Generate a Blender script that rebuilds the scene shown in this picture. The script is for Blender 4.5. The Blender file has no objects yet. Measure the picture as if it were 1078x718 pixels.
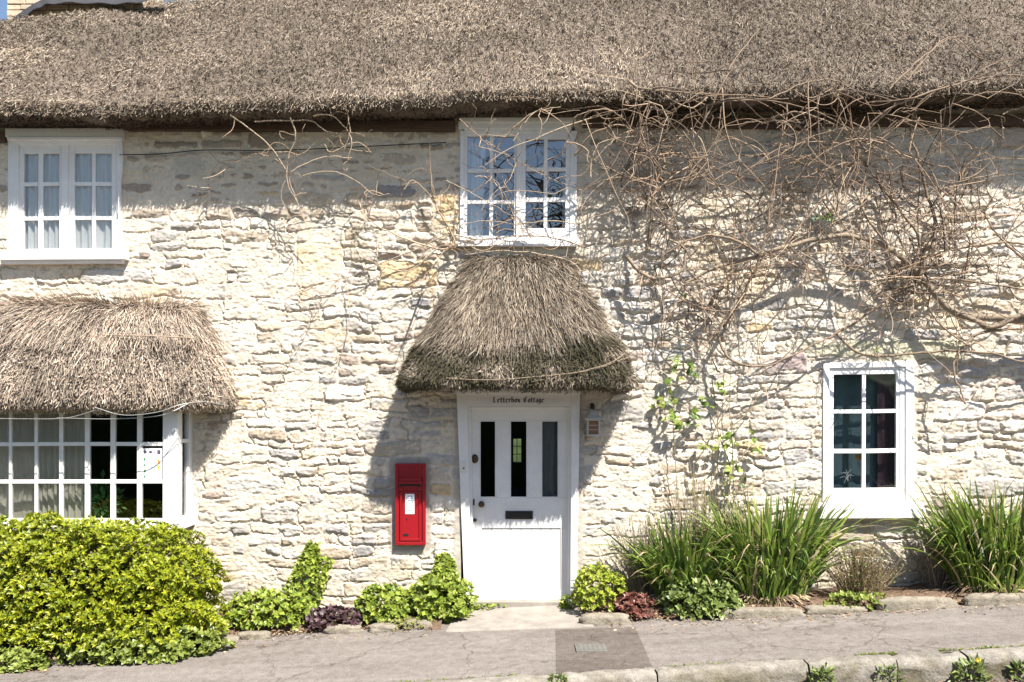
import bpy, math, random
import numpy as np
from mathutils import Vector

random.seed(7)
R = np.random.RandomState(11)
SC = bpy.context.scene
COL = SC.collection
PI = math.pi

# ------------------------------------------------------------------ camera frame of reference
D, H, HY, F = 9.0, 2.15, 425.0, 900.0      # camera distance to the wall plane, eye height, horizon row, focal length in px


def P(x, y, Y=0.0):
    """point at depth Y (metres in front of the wall are negative) seen at photo position x, y"""
    s = (D + Y) / F
    return np.array([(x - 539) * s, Y, H + (HY - y) * s])


def g(X, Y):
    return 0.042 * X + 0.015 * Y


def ground_at(x, Y):
    X = (x - 539) * (D + Y) / F
    return np.array([X, Y, g(X, Y)])


# ------------------------------------------------------------------ numpy noise
_T = np.random.RandomState(5).rand(8, 256, 256)


def vn(x, y, k=0):
    xi = np.floor(x).astype(np.int64); yi = np.floor(y).astype(np.int64)
    fx = x - xi; fy = y - yi
    fx = fx * fx * fx * (fx * (fx * 6 - 15) + 10); fy = fy * fy * fy * (fy * (fy * 6 - 15) + 10)
    t = _T[k % 8]
    a = t[xi & 255, yi & 255]; b = t[(xi + 1) & 255, yi & 255]
    c = t[xi & 255, (yi + 1) & 255]; d = t[(xi + 1) & 255, (yi + 1) & 255]
    return (a * (1 - fx) + b * fx) * (1 - fy) + (c * (1 - fx) + d * fx) * fy * 1.0


def fbm(x, y, k=0, o=4):
    s = 0; a = 0.5; n = 0
    for i in range(o):
        s = s + a * (vn(x * 2 ** i + 17.3 * i, y * 2 ** i + 9.1 * i, k + i) - 0.5); n += a; a *= 0.5
    return s / n * 2            # about -1..1


def sstep(a, b, x):
    t = np.clip((x - a) / (b - a), 0, 1)
    return t * t * (3 - 2 * t)


# ------------------------------------------------------------------ linking helpers
def tag(o, label=None, cat=None, group=None, kind=None):
    if label: o['label'] = label
    if cat: o['category'] = cat
    if group: o['group'] = group
    if kind: o['kind'] = kind
    return o


def empty(name, loc, label=None, cat=None, group=None):
    o = bpy.data.objects.new(name, None); COL.objects.link(o)
    o.location = loc; o.empty_display_size = 0.1
    return tag(o, label, cat, group)


def root_of(o):
    v = Vector((0, 0, 0))
    while o is not None:
        v = v + o.location; o = o.parent
    return v


def link(name, me, m, parent=None):
    o = bpy.data.objects.new(name, me); COL.objects.link(o)
    if m is not None and not me.materials: me.materials.append(m)
    if parent is not None:
        o.parent = parent
        o.location = -root_of(parent)
    return o


def npmesh(name, verts, quads=None, tris=None, m=None, parent=None, col=None, smooth=False):
    verts = np.asarray(verts, dtype=np.float32).reshape(-1, 3)
    me = bpy.data.meshes.new(name)
    me.vertices.add(len(verts)); me.vertices.foreach_set('co', verts.ravel())
    parts = []; starts = []; tot = 0
    if quads is not None and len(quads):
        q = np.asarray(quads, dtype=np.int32).reshape(-1, 4); parts.append(q.ravel())
        starts.append(tot + np.arange(len(q)) * 4); tot += q.size
    if tris is not None and len(tris):
        t = np.asarray(tris, dtype=np.int32).reshape(-1, 3); parts.append(t.ravel())
        starts.append(tot + np.arange(len(t)) * 3); tot += t.size
    li = np.concatenate(parts); st = np.concatenate(starts).astype(np.int32)
    me.loops.add(len(li)); me.loops.foreach_set('vertex_index', li)
    me.polygons.add(len(st)); me.polygons.foreach_set('loop_start', st)
    if smooth: me.polygons.foreach_set('use_smooth', np.ones(len(st), dtype=bool))
    me.update(calc_edges=True)
    if col is not None:
        c = np.ones((len(verts), 4), dtype=np.float32); c[:, :3] = col
        a = me.color_attributes.new('Col', 'FLOAT_COLOR', 'POINT'); a.data.foreach_set('color', c.ravel())
    return link(name, me, m, parent)


class MB:
    """collects simple shapes into one mesh"""
    def __init__(s): s.v = []; s.f = []

    def box(s, a, b):
        x0, y0, z0 = [min(a[i], b[i]) for i in range(3)]; x1, y1, z1 = [max(a[i], b[i]) for i in range(3)]
        n = len(s.v)
        s.v += [(x0, y0, z0), (x1, y0, z0), (x1, y1, z0), (x0, y1, z0), (x0, y0, z1), (x1, y0, z1), (x1, y1, z1), (x0, y1, z1)]
        s.f += [(n, n + 3, n + 2, n + 1), (n + 4, n + 5, n + 6, n + 7), (n, n + 1, n + 5, n + 4), (n + 1, n + 2, n + 6, n + 5), (n + 2, n + 3, n + 7, n + 6), (n + 3, n, n + 4, n + 7)]
        return s

    def pbox(s, x0, x1, y0, y1, Y0, Y1):
        """box whose FRONT face (depth Y0) covers the photo rectangle"""
        a = P(x0, y0, Y0); b = P(x1, y1, Y0)
        return s.box((a[0], Y0, a[2]), (b[0], Y1, b[2]))

    def prism(s, poly, Y0, Y1):
        """poly: list of photo-plane (X,Z); extruded from Y0 to Y1"""
        n = len(s.v); k = len(poly)
        s.v += [(x, Y0, z) for x, z in poly] + [(x, Y1, z) for x, z in poly]
        s.f.append(tuple(range(n, n + k))); s.f.append(tuple(range(n + 2 * k - 1, n + k - 1, -1)))
        for i in range(k):
            j = (i + 1) % k
            s.f.append((n + i, n + k + i, n + k + j, n + j))
        return s

    def lathe(s, c, axis, prof, seg=16):
        """prof: list of (dist along axis, radius)"""
        a = Vector(axis).normalized(); u = a.orthogonal().normalized(); w = a.cross(u); c = Vector(c)
        n = len(s.v)
        for d, r in prof:
            for i in range(seg):
                t = 2 * PI * i / seg
                s.v.append(tuple(c + a * d + (u * math.cos(t) + w * math.sin(t)) * max(r, 1e-4)))
        for k in range(len(prof) - 1):
            for i in range(seg):
                j = (i + 1) % seg
                s.f.append((n + k * seg + i, n + k * seg + j, n + (k + 1) * seg + j, n + (k + 1) * seg + i))
        s.f.append(tuple(n + i for i in range(seg))[::-1]); e = n + (len(prof) - 1) * seg
        s.f.append(tuple(e + i for i in range(seg)))
        return s

    def build(s, name, m, parent=None, bevel=0.0, warp=0.0, smooth=False):
        v = np.array(s.v, dtype=float)
        if warp:
            w = np.stack([fbm(v[:, 2] * .9 + 3, v[:, 0] * .3, 1, 2), fbm(v[:, 0] * .8, v[:, 2] * .8, 2, 2) * .5, fbm(v[:, 0] * .9, v[:, 2] * .3 + 8, 3, 2)], 1)
            v = v + w * warp
        me = bpy.data.meshes.new(name); me.from_pydata([tuple(p) for p in v], [], s.f); me.update()
        if smooth:
            for p in me.polygons: p.use_smooth = True
        o = link(name, me, m, parent)
        if bevel:
            b = o.modifiers.new('bevel', 'BEVEL'); b.width = bevel; b.segments = 2; b.limit_method = 'ANGLE'
        return o


# ------------------------------------------------------------------ materials
def newmat(name):
    m = bpy.data.materials.new(name); m.use_nodes = True
    return m, m.node_tree.nodes, m.node_tree.links, m.node_tree.nodes['Principled BSDF']


def mat(name, col=None, rough=.7, attr=False, var=.15, scale=12., bump=.0, bscale=60., metal=0., spec=.4, transl=0., fine=0., fscale=120., stretch=None):
    m, N, L, B = newmat(name)
    B.inputs['Roughness'].default_value = rough; B.inputs['Metallic'].default_value = metal
    B.inputs['Specular IOR Level'].default_value = spec
    tc = N.new('ShaderNodeTexCoord'); src = tc.outputs['Object']
    if stretch:
        mp = N.new('ShaderNodeMapping'); mp.inputs['Scale'].default_value = stretch; L.new(src, mp.inputs[0]); src = mp.outputs[0]
    if attr:
        a = N.new('ShaderNodeAttribute'); a.attribute_name = 'Col'; base = a.outputs['Color']
    else:
        c = N.new('ShaderNodeRGB'); c.outputs[0].default_value = (*col, 1); base = c.outputs[0]

    def mul(base, sc, amt, det):
        n = N.new('ShaderNodeTexNoise'); n.inputs['Scale'].default_value = sc; n.inputs['Detail'].default_value = det
        n.inputs['Roughness'].default_value = .65
        L.new(src, n.inputs['Vector'])
        r = N.new('ShaderNodeMapRange'); r.inputs['From Min'].default_value = .25; r.inputs['From Max'].default_value = .75
        r.inputs['To Min'].default_value = 1 - amt; r.inputs['To Max'].default_value = 1 + amt
        L.new(n.outputs['Fac'], r.inputs['Value'])
        x = N.new('ShaderNodeVectorMath'); x.operation = 'SCALE'; L.new(base, x.inputs[0]); L.new(r.outputs[0], x.inputs['Scale'])
        return x.outputs[0]
    if var: base = mul(base, scale, var, 5)
    if fine: base = mul(base, fscale, fine, 3)
    L.new(base, B.inputs['Base Color'])
    if bump:
        n = N.new('ShaderNodeTexNoise'); n.inputs['Scale'].default_value = bscale; n.inputs['Detail'].default_value = 6
        L.new(src, n.inputs['Vector'])
        b = N.new('ShaderNodeBump'); b.inputs['Strength'].default_value = bump; b.inputs['Distance'].default_value = .01
        L.new(n.outputs['Fac'], b.inputs['Height']); L.new(b.outputs[0], B.inputs['Normal'])
    if transl:
        t = N.new('ShaderNodeBsdfTranslucent'); L.new(base, t.inputs['Color'])
        x = N.new('ShaderNodeMixShader'); x.inputs[0].default_value = transl
        L.new(B.outputs[0], x.inputs[1]); L.new(t.outputs[0], x.inputs[2])
        L.new(x.outputs[0], N['Material Output'].inputs['Surface'])
    return m


def glass_mat(name, refl=.12, tint=(.9, .93, .93)):
    m, N, L, B = newmat(name)
    N.remove(B)
    t = N.new('ShaderNodeBsdfTransparent'); t.inputs[0].default_value = (*tint, 1)
    gl = N.new('ShaderNodeBsdfGlossy'); gl.inputs['Color'].default_value = (.97, .98, 1, 1); gl.inputs['Roughness'].default_value = .01
    n = N.new('ShaderNodeTexNoise'); n.inputs['Scale'].default_value = 2.2; n.inputs['Detail'].default_value = 1
    tc = N.new('ShaderNodeTexCoord'); L.new(tc.outputs['Object'], n.inputs['Vector'])
    b = N.new('ShaderNodeBump'); b.inputs['Strength'].default_value = .25; b.inputs['Distance'].default_value = .02
    L.new(n.outputs['Fac'], b.inputs['Height']); L.new(b.outputs[0], gl.inputs['Normal'])
    lw = N.new('ShaderNodeLayerWeight'); lw.inputs[0].default_value = .35
    ad = N.new('ShaderNodeMath'); ad.operation = 'MULTIPLY_ADD'; ad.inputs[1].default_value = .6; ad.inputs[2].default_value = refl
    L.new(lw.outputs['Fresnel'], ad.inputs[0])
    x = N.new('ShaderNodeMixShader'); L.new(ad.outputs[0], x.inputs[0]); L.new(t.outputs[0], x.inputs[1]); L.new(gl.outputs[0], x.inputs[2])
    L.new(x.outputs[0], N['Material Output'].inputs['Surface'])
    return m


M = dict(
    stone=mat('rubble_limestone', attr=True, rough=.9, var=.14, scale=22, fine=.16, fscale=150, bump=.55, bscale=110, spec=.2),
    white=mat('white_gloss_paint', (.71, .70, .69), rough=.45, var=.09, scale=5, fine=.06, fscale=60, bump=.12, bscale=45),
    cream=mat('aged_white_paint', (.66, .64, .58), rough=.5, var=.07, scale=7, fine=.05, fscale=80, bump=.15, bscale=45),
    thatch=mat('thatch_straw', attr=True, rough=.9, var=.25, scale=40, fine=.25, fscale=170, bump=.7, bscale=120, spec=.15),
    straw=mat('cut_straw', attr=True, rough=.8, var=.12, scale=60, spec=.2),
    red=mat('post_office_red_paint', (.27, .004, .009), rough=.4, var=.08, scale=9, fine=.05, fscale=70, bump=.06, bscale=60, spec=.5),
    black=mat('black_iron', (.018, .017, .017), rough=.4, var=.2, scale=20),
    brass=mat('dark_bronze', (.09, .06, .04), rough=.35, metal=.7, var=.2, scale=30),
    ink=mat('black_lettering_paint', (.012, .011, .011), rough=.6, var=.1),
    paper=mat('white_paper', (.78, .80, .82), rough=.7, var=.03),
    bark=mat('vine_bark', attr=True, rough=.85, var=.25, scale=35, bump=.5, bscale=90, spec=.2),
    leaf=mat('leaf', attr=True, rough=.42, var=.15, scale=30, transl=.3, spec=.45),
    soil=mat('garden_soil', (.13, .09, .062), rough=.95, var=.4, scale=25, fine=.3, fscale=120, bump=1., bscale=70, spec=.1),
    litter=mat('leaf_litter', attr=True, rough=.9, var=.2, scale=30, spec=.15),
    edging=mat('weathered_limestone', (.215, .19, .15), rough=.9, var=.4, scale=14, fine=.2, fscale=90, bump=.9, bscale=55, spec=.15),
    step=mat('worn_doorstep_stone', (.26, .235, .205), rough=.85, var=.28, scale=5, fine=.14, fscale=110, bump=.4, bscale=80, spec=.2),
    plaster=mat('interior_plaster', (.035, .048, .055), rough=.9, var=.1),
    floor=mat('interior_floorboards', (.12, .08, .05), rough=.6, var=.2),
    net=mat('white_net_curtain', (.8, .79, .78), rough=.9, var=.05, transl=.2),
    beige=mat('beige_curtain', (.72, .68, .57), rough=.9, var=.06, transl=.25),
    lead=mat('lead_sheet', (.04, .042, .05), rough=.6, var=.2, scale=8, bump=.3, bscale=20, metal=.2),
    timber=mat('old_eave_timber', (.085, .055, .038), rough=.85, var=.4, scale=9, bump=.5, bscale=40, stretch=(1, 8, 8)),
    galv=mat('galvanised_wire', (.4, .4, .38), rough=.45, metal=.6, var=.1),
    cover=mat('cast_iron_cover', (.17, .165, .15), rough=.65, metal=.2, var=.2, scale=30, bump=.6, bscale=160),
    lamp=mat('lantern_metal', (.48, .47, .43), rough=.5, var=.15, scale=60, metal=.1),
    amber=mat('lantern_amber', (.24, .12, .065), rough=.35, var=.2, scale=80),
    pane=glass_mat('old_window_glass', .05),
    sky_pane=glass_mat('bright_window_glass', .17),
    terracotta=mat('terracotta', (.38, .16, .08), rough=.8, var=.15),
    grass=mat('grass', (.06, .1, .02), rough=.9, var=.3, scale=3),
)


def asphalt(name, base, spread, crack=True):
    m, N, L, B = newmat(name)
    B.inputs['Roughness'].default_value = .92; B.inputs['Specular IOR Level'].default_value = .15
    tc = N.new('ShaderNodeTexCoord'); src = tc.outputs['Object']

    def noise(s, d, st=None):
        n = N.new('ShaderNodeTexNoise'); n.inputs['Scale'].default_value = s; n.inputs['Detail'].default_value = d
        if st:
            mp = N.new('ShaderNodeMapping'); mp.inputs['Scale'].default_value = st; L.new(src, mp.inputs[0]); L.new(mp.outputs[0], n.inputs['Vector'])
        else: L.new(src, n.inputs['Vector'])
        return n.outputs['Fac']

    def ramp(f, stops):
        r = N.new('ShaderNodeValToRGB'); e = r.color_ramp.elements
        for i, (p, c) in enumerate(stops):
            el = e[i] if i < 2 else e.new(p)
            el.position = p; el.color = (*c, 1)
        L.new(f, r.inputs[0]); return r.outputs[0]

    def mix(a, b, mode, fac):
        x = N.new('ShaderNodeMix'); x.data_type = 'RGBA'; x.blend_type = mode; x.inputs[0].default_value = fac
        L.new(a, x.inputs[6]); L.new(b, x.inputs[7]); return x.outputs[2]
    c1 = ramp(noise(1.6, 5, (.5, 1.6, 1)), [(.3, tuple(v * (1 - spread) for v in base)), (.7, tuple(v * (1 + spread) for v in base))])
    c2 = ramp(noise(160, 2), [(.36, (.45, .45, .45)), (.5, (1, 1, 1)), (.66, (1.5, 1.48, 1.45))])
    c3 = ramp(noise(14, 6), [(.3, (.82, .8, .78)), (.7, (1.12, 1.12, 1.12))])
    col = mix(mix(c1, c2, 'MULTIPLY', .8), c3, 'MULTIPLY', 1.)
    if crack:
        vo = N.new('ShaderNodeTexVoronoi'); vo.feature = 'DISTANCE_TO_EDGE'; vo.inputs['Scale'].default_value = .75
        wn = N.new('ShaderNodeTexNoise'); wn.inputs['Scale'].default_value = 5; wn.inputs['Detail'].default_value = 5; L.new(src, wn.inputs['Vector'])
        ad = N.new('ShaderNodeVectorMath'); ad.operation = 'MULTIPLY_ADD'; ad.inputs[1].default_value = (.35, .35, .35); L.new(wn.outputs['Color'], ad.inputs[0]); L.new(src, ad.inputs[2]); L.new(ad.outputs[0], vo.inputs['Vector'])
        cr = ramp(vo.outputs['Distance'], [(.002, (.5, .48, .45)), (.009, (1, 1, 1))]); col = mix(col, cr, 'MULTIPLY', .75)
        st_ = ramp(noise(2.6, 6, (.35, 2.2, 1)), [(.42, (.84, .82, .8)), (.58, (1.1, 1.1, 1.1))]); col = mix(col, st_, 'MULTIPLY', .45)
    L.new(col, B.inputs['Base Color'])
    b = N.new('ShaderNodeBump'); b.inputs['Strength'].default_value = .6; b.inputs['Distance'].default_value = .008
    L.new(noise(130, 4), b.inputs['Height']); L.new(b.outputs[0], B.inputs['Normal'])
    return m


M['tarmac'] = asphalt('worn_pavement_tarmac', (.190, .172, .158), .12)
M['patch'] = asphalt('dark_tarmac_patch', (.125, .108, .096), .12)
M['road'] = asphalt('road_asphalt', (.115, .102, .09), .15)

# kerb: grey stone with lichen
M['kerb'] = mat('kerb_stone', attr=True, rough=.9, var=.4, scale=13, fine=.28, fscale=70, bump=.9, bscale=45, spec=.15)

# ------------------------------------------------------------------ vectorised builders


def ribbons(pts, side, width):
    """pts (N,K,3), side (N,3) or (N,K,3), width (N,K) -> verts, quads"""
    N, K, _ = pts.shape
    if side.ndim == 2: side = side[:, None, :]
    a = pts - side * width[..., None] * .5; b = pts + side * width[..., None] * .5
    v = np.stack([a, b], 2).reshape(-1, 3)
    base = (np.arange(N) * K * 2)[:, None] + (np.arange(K - 1) * 2)[None, :]
    q = np.stack([base, base + 1, base + 3, base + 2], -1).reshape(-1, 4)
    return v, q


def tubes(pts, rad, S=5):
    """pts (N,K,3), rad (N,K) -> verts, quads"""
    N, K, _ = pts.shape
    t = np.gradient(pts, axis=1); t /= np.linalg.norm(t, axis=2, keepdims=True) + 1e-9
    ref = np.zeros_like(t); ref[..., 1] = 1.0
    bad = np.abs(t[..., 1]) > .93; ref[bad] = (1, 0, 0)
    u = np.cross(t, ref); u /= np.linalg.norm(u, axis=2, keepdims=True) + 1e-9
    w = np.cross(t, u)
    ang = np.arange(S) * 2 * PI / S
    ring = pts[:, :, None, :] + rad[:, :, None, None] * (u[:, :, None, :] * np.cos(ang)[None, None, :, None] + w[:, :, None, :] * np.sin(ang)[None, None, :, None])
    v = ring.reshape(-1, 3)
    b = (np.arange(N) * K * S)[:, None, None] + (np.arange(K - 1) * S)[None, :, None] + np.arange(S)[None, None, :]
    b2 = (np.arange(N) * K * S)[:, None, None] + (np.arange(K - 1) * S)[None, :, None] + ((np.arange(S) + 1) % S)[None, None, :]
    q = np.stack([b, b2, b2 + S, b + S], -1).reshape(-1, 4)
    return v, q


def resample(ctrl, K):
    """Catmull-Rom through control rows (any width)"""
    c = np.asarray(ctrl, float); n = len(c)
    p = np.vstack([2 * c[0] - c[1], c, 2 * c[-1] - c[-2]])
    u = np.linspace(0, n - 1 - 1e-6, K); i = u.astype(int); f = (u - i)[:, None]
    a, b, d, e = p[i], p[i + 1], p[i + 2], p[i + 3]
    return .5 * ((2 * b) + (d - a) * f + (2 * a - 5 * b + 4 * d - e) * f ** 2 + (3 * b - a - 3 * d + e) * f ** 3)


def unit(v): return v / (np.linalg.norm(v, axis=-1, keepdims=True) + 1e-9)


def leaf_mesh(pos, d, nrm, ln, wd, droop=.15, fold=.25):
    """folded, pointed leaves. 6 verts, 4 faces each"""
    n = len(pos); d = unit(d); nrm = unit(nrm - (nrm * d).sum(1, keepdims=True) * d); s = np.cross(d, nrm)
    L = ln[:, None]; W = wd[:, None] * .5
    c1 = pos + d * L * .45 - nrm * L * droop * .15
    v = np.stack([pos, c1 - s * W + nrm * W * fold, c1, c1 + s * W + nrm * W * fold, pos + d * L - nrm * L * droop], 1)
    b = np.arange(n)[:, None] * 5
    t = np.concatenate([b + np.array([[0, 2, 1]]), b + np.array([[0, 3, 2]]), b + np.array([[1, 2, 4]]), b + np.array([[2, 3, 4]])], 0)
    return v.reshape(-1, 3), t


def colvar(n, cols, wts, j=.18, per=1):
    cols = np.array(cols); i = R.choice(len(cols), n, p=np.array(wts) / sum(wts))
    c = cols[i] * (1 + (R.rand(n, 1) * 2 - 1) * j)
    return np.repeat(c, per, 0)


# ================================================================== COTTAGE
cottage = empty('stone_cottage', (0, 0, 0), 'pale rubble stone cottage under a deep thatched roof', 'cottage')

# ------------------------------------------------------------------ rubble wall
OPEN = [(9, 126, 141, 268), (487, 605, 133, 254), (870, 962, 383, 532), (485, 608, 417, 640), (-20, 196, 425, 575)]


def build_wall():
    st = .0088
    xs = np.arange(-6.6, 6.6, st); zs = np.arange(-.55, 5.36, st)
    X, Z = np.meshgrid(xs, zs, indexing='ij')
    # layout
    rects = []
    rr = random.Random(21)
    z = -.7
    while z < 5.4:
        hb = rr.uniform(.21, .40) if z < 1.5 else rr.uniform(.13, .31)
        x = -6.9
        while x < 6.9:
            w = rr.uniform(.35, 1.0); t = rr.random()
            if t < .16 and hb < .25: cr = [(z, z + hb)]; w = rr.uniform(.3, .62)
            elif t < .78 or hb < .25:
                if hb < .17 and rr.random() < .7: cr = [(z, z + hb)]
                else:
                    m_ = z + hb * rr.uniform(.36, .64); cr = [(z, m_), (m_, z + hb)]
            else:
                a = z + hb * rr.uniform(.26, .4); b = z + hb * rr.uniform(.6, .74); cr = [(z, a), (a, b), (b, z + hb)]
            for (za, zb) in cr:
                xx = x; hh = zb - za
                while xx < x + w - .02:
                    ww = min(max(.12, hh * rr.uniform(1.1, 4.2)), .62)
                    if x + w - (xx + ww) < .12: ww = x + w - xx
                    rects.append((xx, xx + ww, za, zb)); xx += ww
            x += w
        z += hb

    def pr(x0, x1, y0, y1): return ((x0 - 539) / 100, (x1 - 539) / 100, H + (HY - y1) / 100, H + (HY - y0) / 100)
    special = [pr(828, 1016, 357, 379), pr(205, 268, 340, 371), pr(312, 362, 256, 290), pr(398, 462, 272, 303), pr(452, 480, 203, 244), pr(848, 878, 300, 330), pr(790, 850, 372, 395), pr(528, 640, 258, 271)]
    ns = len(rects)
    rects += special
    rects = np.array(rects)
    rs = .004; rx = np.arange(-6.9, 6.9, rs); rz = np.arange(-.8, 5.6, rs)
    ID = np.zeros((len(rx), len(rz)), np.int32)
    for i, (a, b, c, d) in enumerate(rects):
        ID[max(0, int((a + 6.9) / rs)):int((b + 6.9) / rs) + 1, max(0, int((c + .8) / rs)):max(0, int((d + .8) / rs) + 1)] = i
    # warped lookup -> irregular edges
    xw = X + .040 * fbm(X * 3.1, Z * 3.1, 1, 2) + .034 * fbm(X * 13, Z * 15, 2, 4)
    zw = Z + .046 * fbm(X * 2.2 + 9, Z * 2.6, 3, 2) + .026 * fbm(X * 11, Z * 17 + 4, 4, 4)
    id_ = ID[np.clip(((xw + 6.9) / rs).astype(int), 0, len(rx) - 1), np.clip(((zw + .8) / rs).astype(int), 0, len(rz) - 1)]
    rc = rects[id_]
    cx = (rc[..., 0] + rc[..., 1]) / 2; cz = (rc[..., 2] + rc[..., 3]) / 2
    hx = (rc[..., 1] - rc[..., 0]) / 2; hz = (rc[..., 3] - rc[..., 2]) / 2
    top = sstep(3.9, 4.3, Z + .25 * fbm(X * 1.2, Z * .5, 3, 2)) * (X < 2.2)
    rd = np.minimum(.034 + .05 * top, hz * (.55 + .4 * top))
    qx = np.abs(xw - cx) - (hx - rd); qz = np.abs(zw - cz) - (hz - rd)
    d = rd - (np.hypot(np.maximum(qx, 0), np.maximum(qz, 0)) + np.minimum(np.maximum(qx, qz), 0))
    n = len(rects)
    off = R.rand(n) ** 2.0 * .022 - .003; off[ns:] = .006
    tx = (R.rand(n) - .5) * .09; tz = (R.rand(n) - .43) * .12
    seed = R.rand(n) * 60
    joint = .002 + .006 * (fbm(X * 1.7, Z * 1.7, 5, 2) + 1) + .012 * top
    flush = fbm(X * .9 + 5, Z * 1.1, 6, 3)                     # where the pointing is smeared over
    prof = sstep(0, 1, np.clip((d - joint) / (.010 + .010 * (1 + fbm(X * 8, Z * 8, 6, 2))), 0, 1))
    face = off[id_] + tx[id_] * (xw - cx) + tz[id_] * (zw - cz)
    so = seed[id_]
    ter = 3.2 * fbm(X * 5 + so, Z * 12 + so, 5, 3); ter = np.floor(ter) + sstep(.72, 1., ter - np.floor(ter))       # broken bedding ledges
    face = face + .0042 * ter * (R.rand(n) < .5)[id_] + .0075 * fbm(X * 8 + so, Z * 13 + so, 2, 4) + .007 * fbm(X * 9 + so, Z * 40, 3, 3) + .008 * fbm(X * 42, Z * 48 + so, 4, 3)
    mort = -.001 + .014 * flush + .010 * fbm(X * 7, Z * 7, 1, 3) + .008 * fbm(X * 36, Z * 40, 7, 3)
    h = mort + (face - mort) * prof
    h = np.where(prof < .02, mort, np.maximum(h, mort - .004))
    crack = np.exp(-((d - .004) / .005) ** 2) * sstep(-.2, .3, fbm(X * 4.5 + 50, Z * 6, 7, 3) + .15 * (zw < cz)) * (1 - .75 * top)
    h = h - .027 * crack
    ondirt = h - mort
    isst = sstep(-.001, .004, ondirt) * (prof > .05)
    # pointing flat round the frames and the post box
    px = X * 100 + 539; py = HY - (Z - H) * 100

    def near(x0, x1, y0, y1):
        return np.hypot(np.maximum(np.maximum(x0 - px, px - x1), 0), np.maximum(np.maximum(y0 - py, py - y1), 0))
    wob = 2.5 * fbm(X * 6, Z * 6, 5, 3)
    gm = np.zeros_like(X)
    for r_, wd in (((416, 448, 487, 574), 6), ((483, 609, 415, 650), 5), ((10, 126, 141, 276), 3), ((487, 606, 130, 256), 3), ((868, 963, 381, 540), 3), ((-30, 204, 428, 560), 3)):
        gm = np.maximum(gm, 1 - sstep(wd - 2, wd + 2, near(*r_) + wob))
    h = h * (1 - gm) + (.002 + .004 * fbm(X * 30, Z * 30, 2, 3)) * gm
    h = np.clip(h, -.03, .06)
    # colours
    pal = np.array([(.54, .47, .385), (.44, .41, .372), (.61, .555, .48), (.44, .36, .275), (.52, .40, .25), (.335, .315, .30), (.39, .32, .27)])
    pid = R.choice(7, n, p=[.27, .24, .19, .125, .02, .105, .05])
    sc = pal[pid] * (.78 + .36 * R.rand(n, 1))
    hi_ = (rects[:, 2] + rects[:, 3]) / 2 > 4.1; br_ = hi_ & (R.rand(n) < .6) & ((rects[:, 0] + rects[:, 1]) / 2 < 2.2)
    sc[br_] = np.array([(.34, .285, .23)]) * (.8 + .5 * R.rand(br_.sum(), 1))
    sc[ns + 0] = (.47, .44, .32); sc[ns + 1] = (.56, .52, .45); sc[ns + 2] = (.56, .47, .33); sc[ns + 3] = (.56, .43, .26); sc[ns + 4] = (.56, .42, .25); sc[ns + 6] = (.36, .29, .27); sc[ns + 7] = (.48, .43, .34)
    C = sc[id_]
    mc = np.array([.585, .515, .418])
    C = C * isst[..., None] + mc * (1 - isst[..., None])
    C = C * (1 + .13 * fbm(X * 6, Z * 9 + 3, 3, 4))[..., None]
    lich = sstep(.28, .62, fbm(X * 2.6 + 30, Z * 3.2, 4, 5))[..., None]
    C = C * (1 - .4 * lich) + np.array([.35, .335, .30]) * .4 * lich
    och = sstep(.35, .7, fbm(X * 1.9 + 70, Z * 2.4, 1, 5))[..., None]
    C = C * (1 - .4 * och) * 1.0 + np.array([.52, .40, .23]) * .4 * och
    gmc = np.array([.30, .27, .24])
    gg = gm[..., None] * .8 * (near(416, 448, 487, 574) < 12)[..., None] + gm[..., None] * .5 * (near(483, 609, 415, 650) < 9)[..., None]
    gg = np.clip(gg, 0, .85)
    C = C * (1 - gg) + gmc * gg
    algae = 1.1 * (sstep(.62, .1, Z - .042 * X) * (.5 + .5 * fbm(X * 3, Z * 4, 2, 4)))[..., None] * .55
    C = C * (1 - algae) + np.array([.30, .28, .20]) * algae
    V = np.stack([X, -h, Z], -1)
    nx, nz = X.shape
    I = np.arange(nx * nz).reshape(nx, nz)
    Q = np.stack([I[:-1, :-1], I[1:, :-1], I[1:, 1:], I[:-1, 1:]], -1).reshape(-1, 4)
    cpx = ((px[:-1, :-1] + px[1:, 1:]) / 2).ravel(); cpy = ((py[:-1, :-1] + py[1:, 1:]) / 2).ravel()
    keep = np.ones(len(Q), bool)
    for x0, x1, y0, y1 in OPEN: keep &= ~((cpx > x0) & (cpx < x1) & (cpy > y0) & (cpy < y1))
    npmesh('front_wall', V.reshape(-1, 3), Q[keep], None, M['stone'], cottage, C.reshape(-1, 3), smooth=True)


build_wall()

# shell behind the rubble face: back, ends, floors and partitions (lets the rooms go properly dark)
sh = MB()
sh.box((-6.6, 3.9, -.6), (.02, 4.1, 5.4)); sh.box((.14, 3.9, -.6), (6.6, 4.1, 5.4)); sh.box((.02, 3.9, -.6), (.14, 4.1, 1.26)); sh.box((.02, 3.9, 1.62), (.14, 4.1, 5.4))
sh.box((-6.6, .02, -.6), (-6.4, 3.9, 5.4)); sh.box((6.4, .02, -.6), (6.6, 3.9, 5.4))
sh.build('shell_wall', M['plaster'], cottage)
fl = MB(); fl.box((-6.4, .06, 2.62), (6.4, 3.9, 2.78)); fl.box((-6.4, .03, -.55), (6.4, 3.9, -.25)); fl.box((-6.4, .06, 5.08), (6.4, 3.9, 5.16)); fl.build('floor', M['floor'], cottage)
pt = MB(); pt.box((-1.2, .06, -.25), (-1.1, 3.9, 5.08)); pt.box((1.3, .06, -.25), (1.4, 3.9, 5.08)); pt.build('partition', M['plaster'], cottage)

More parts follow.
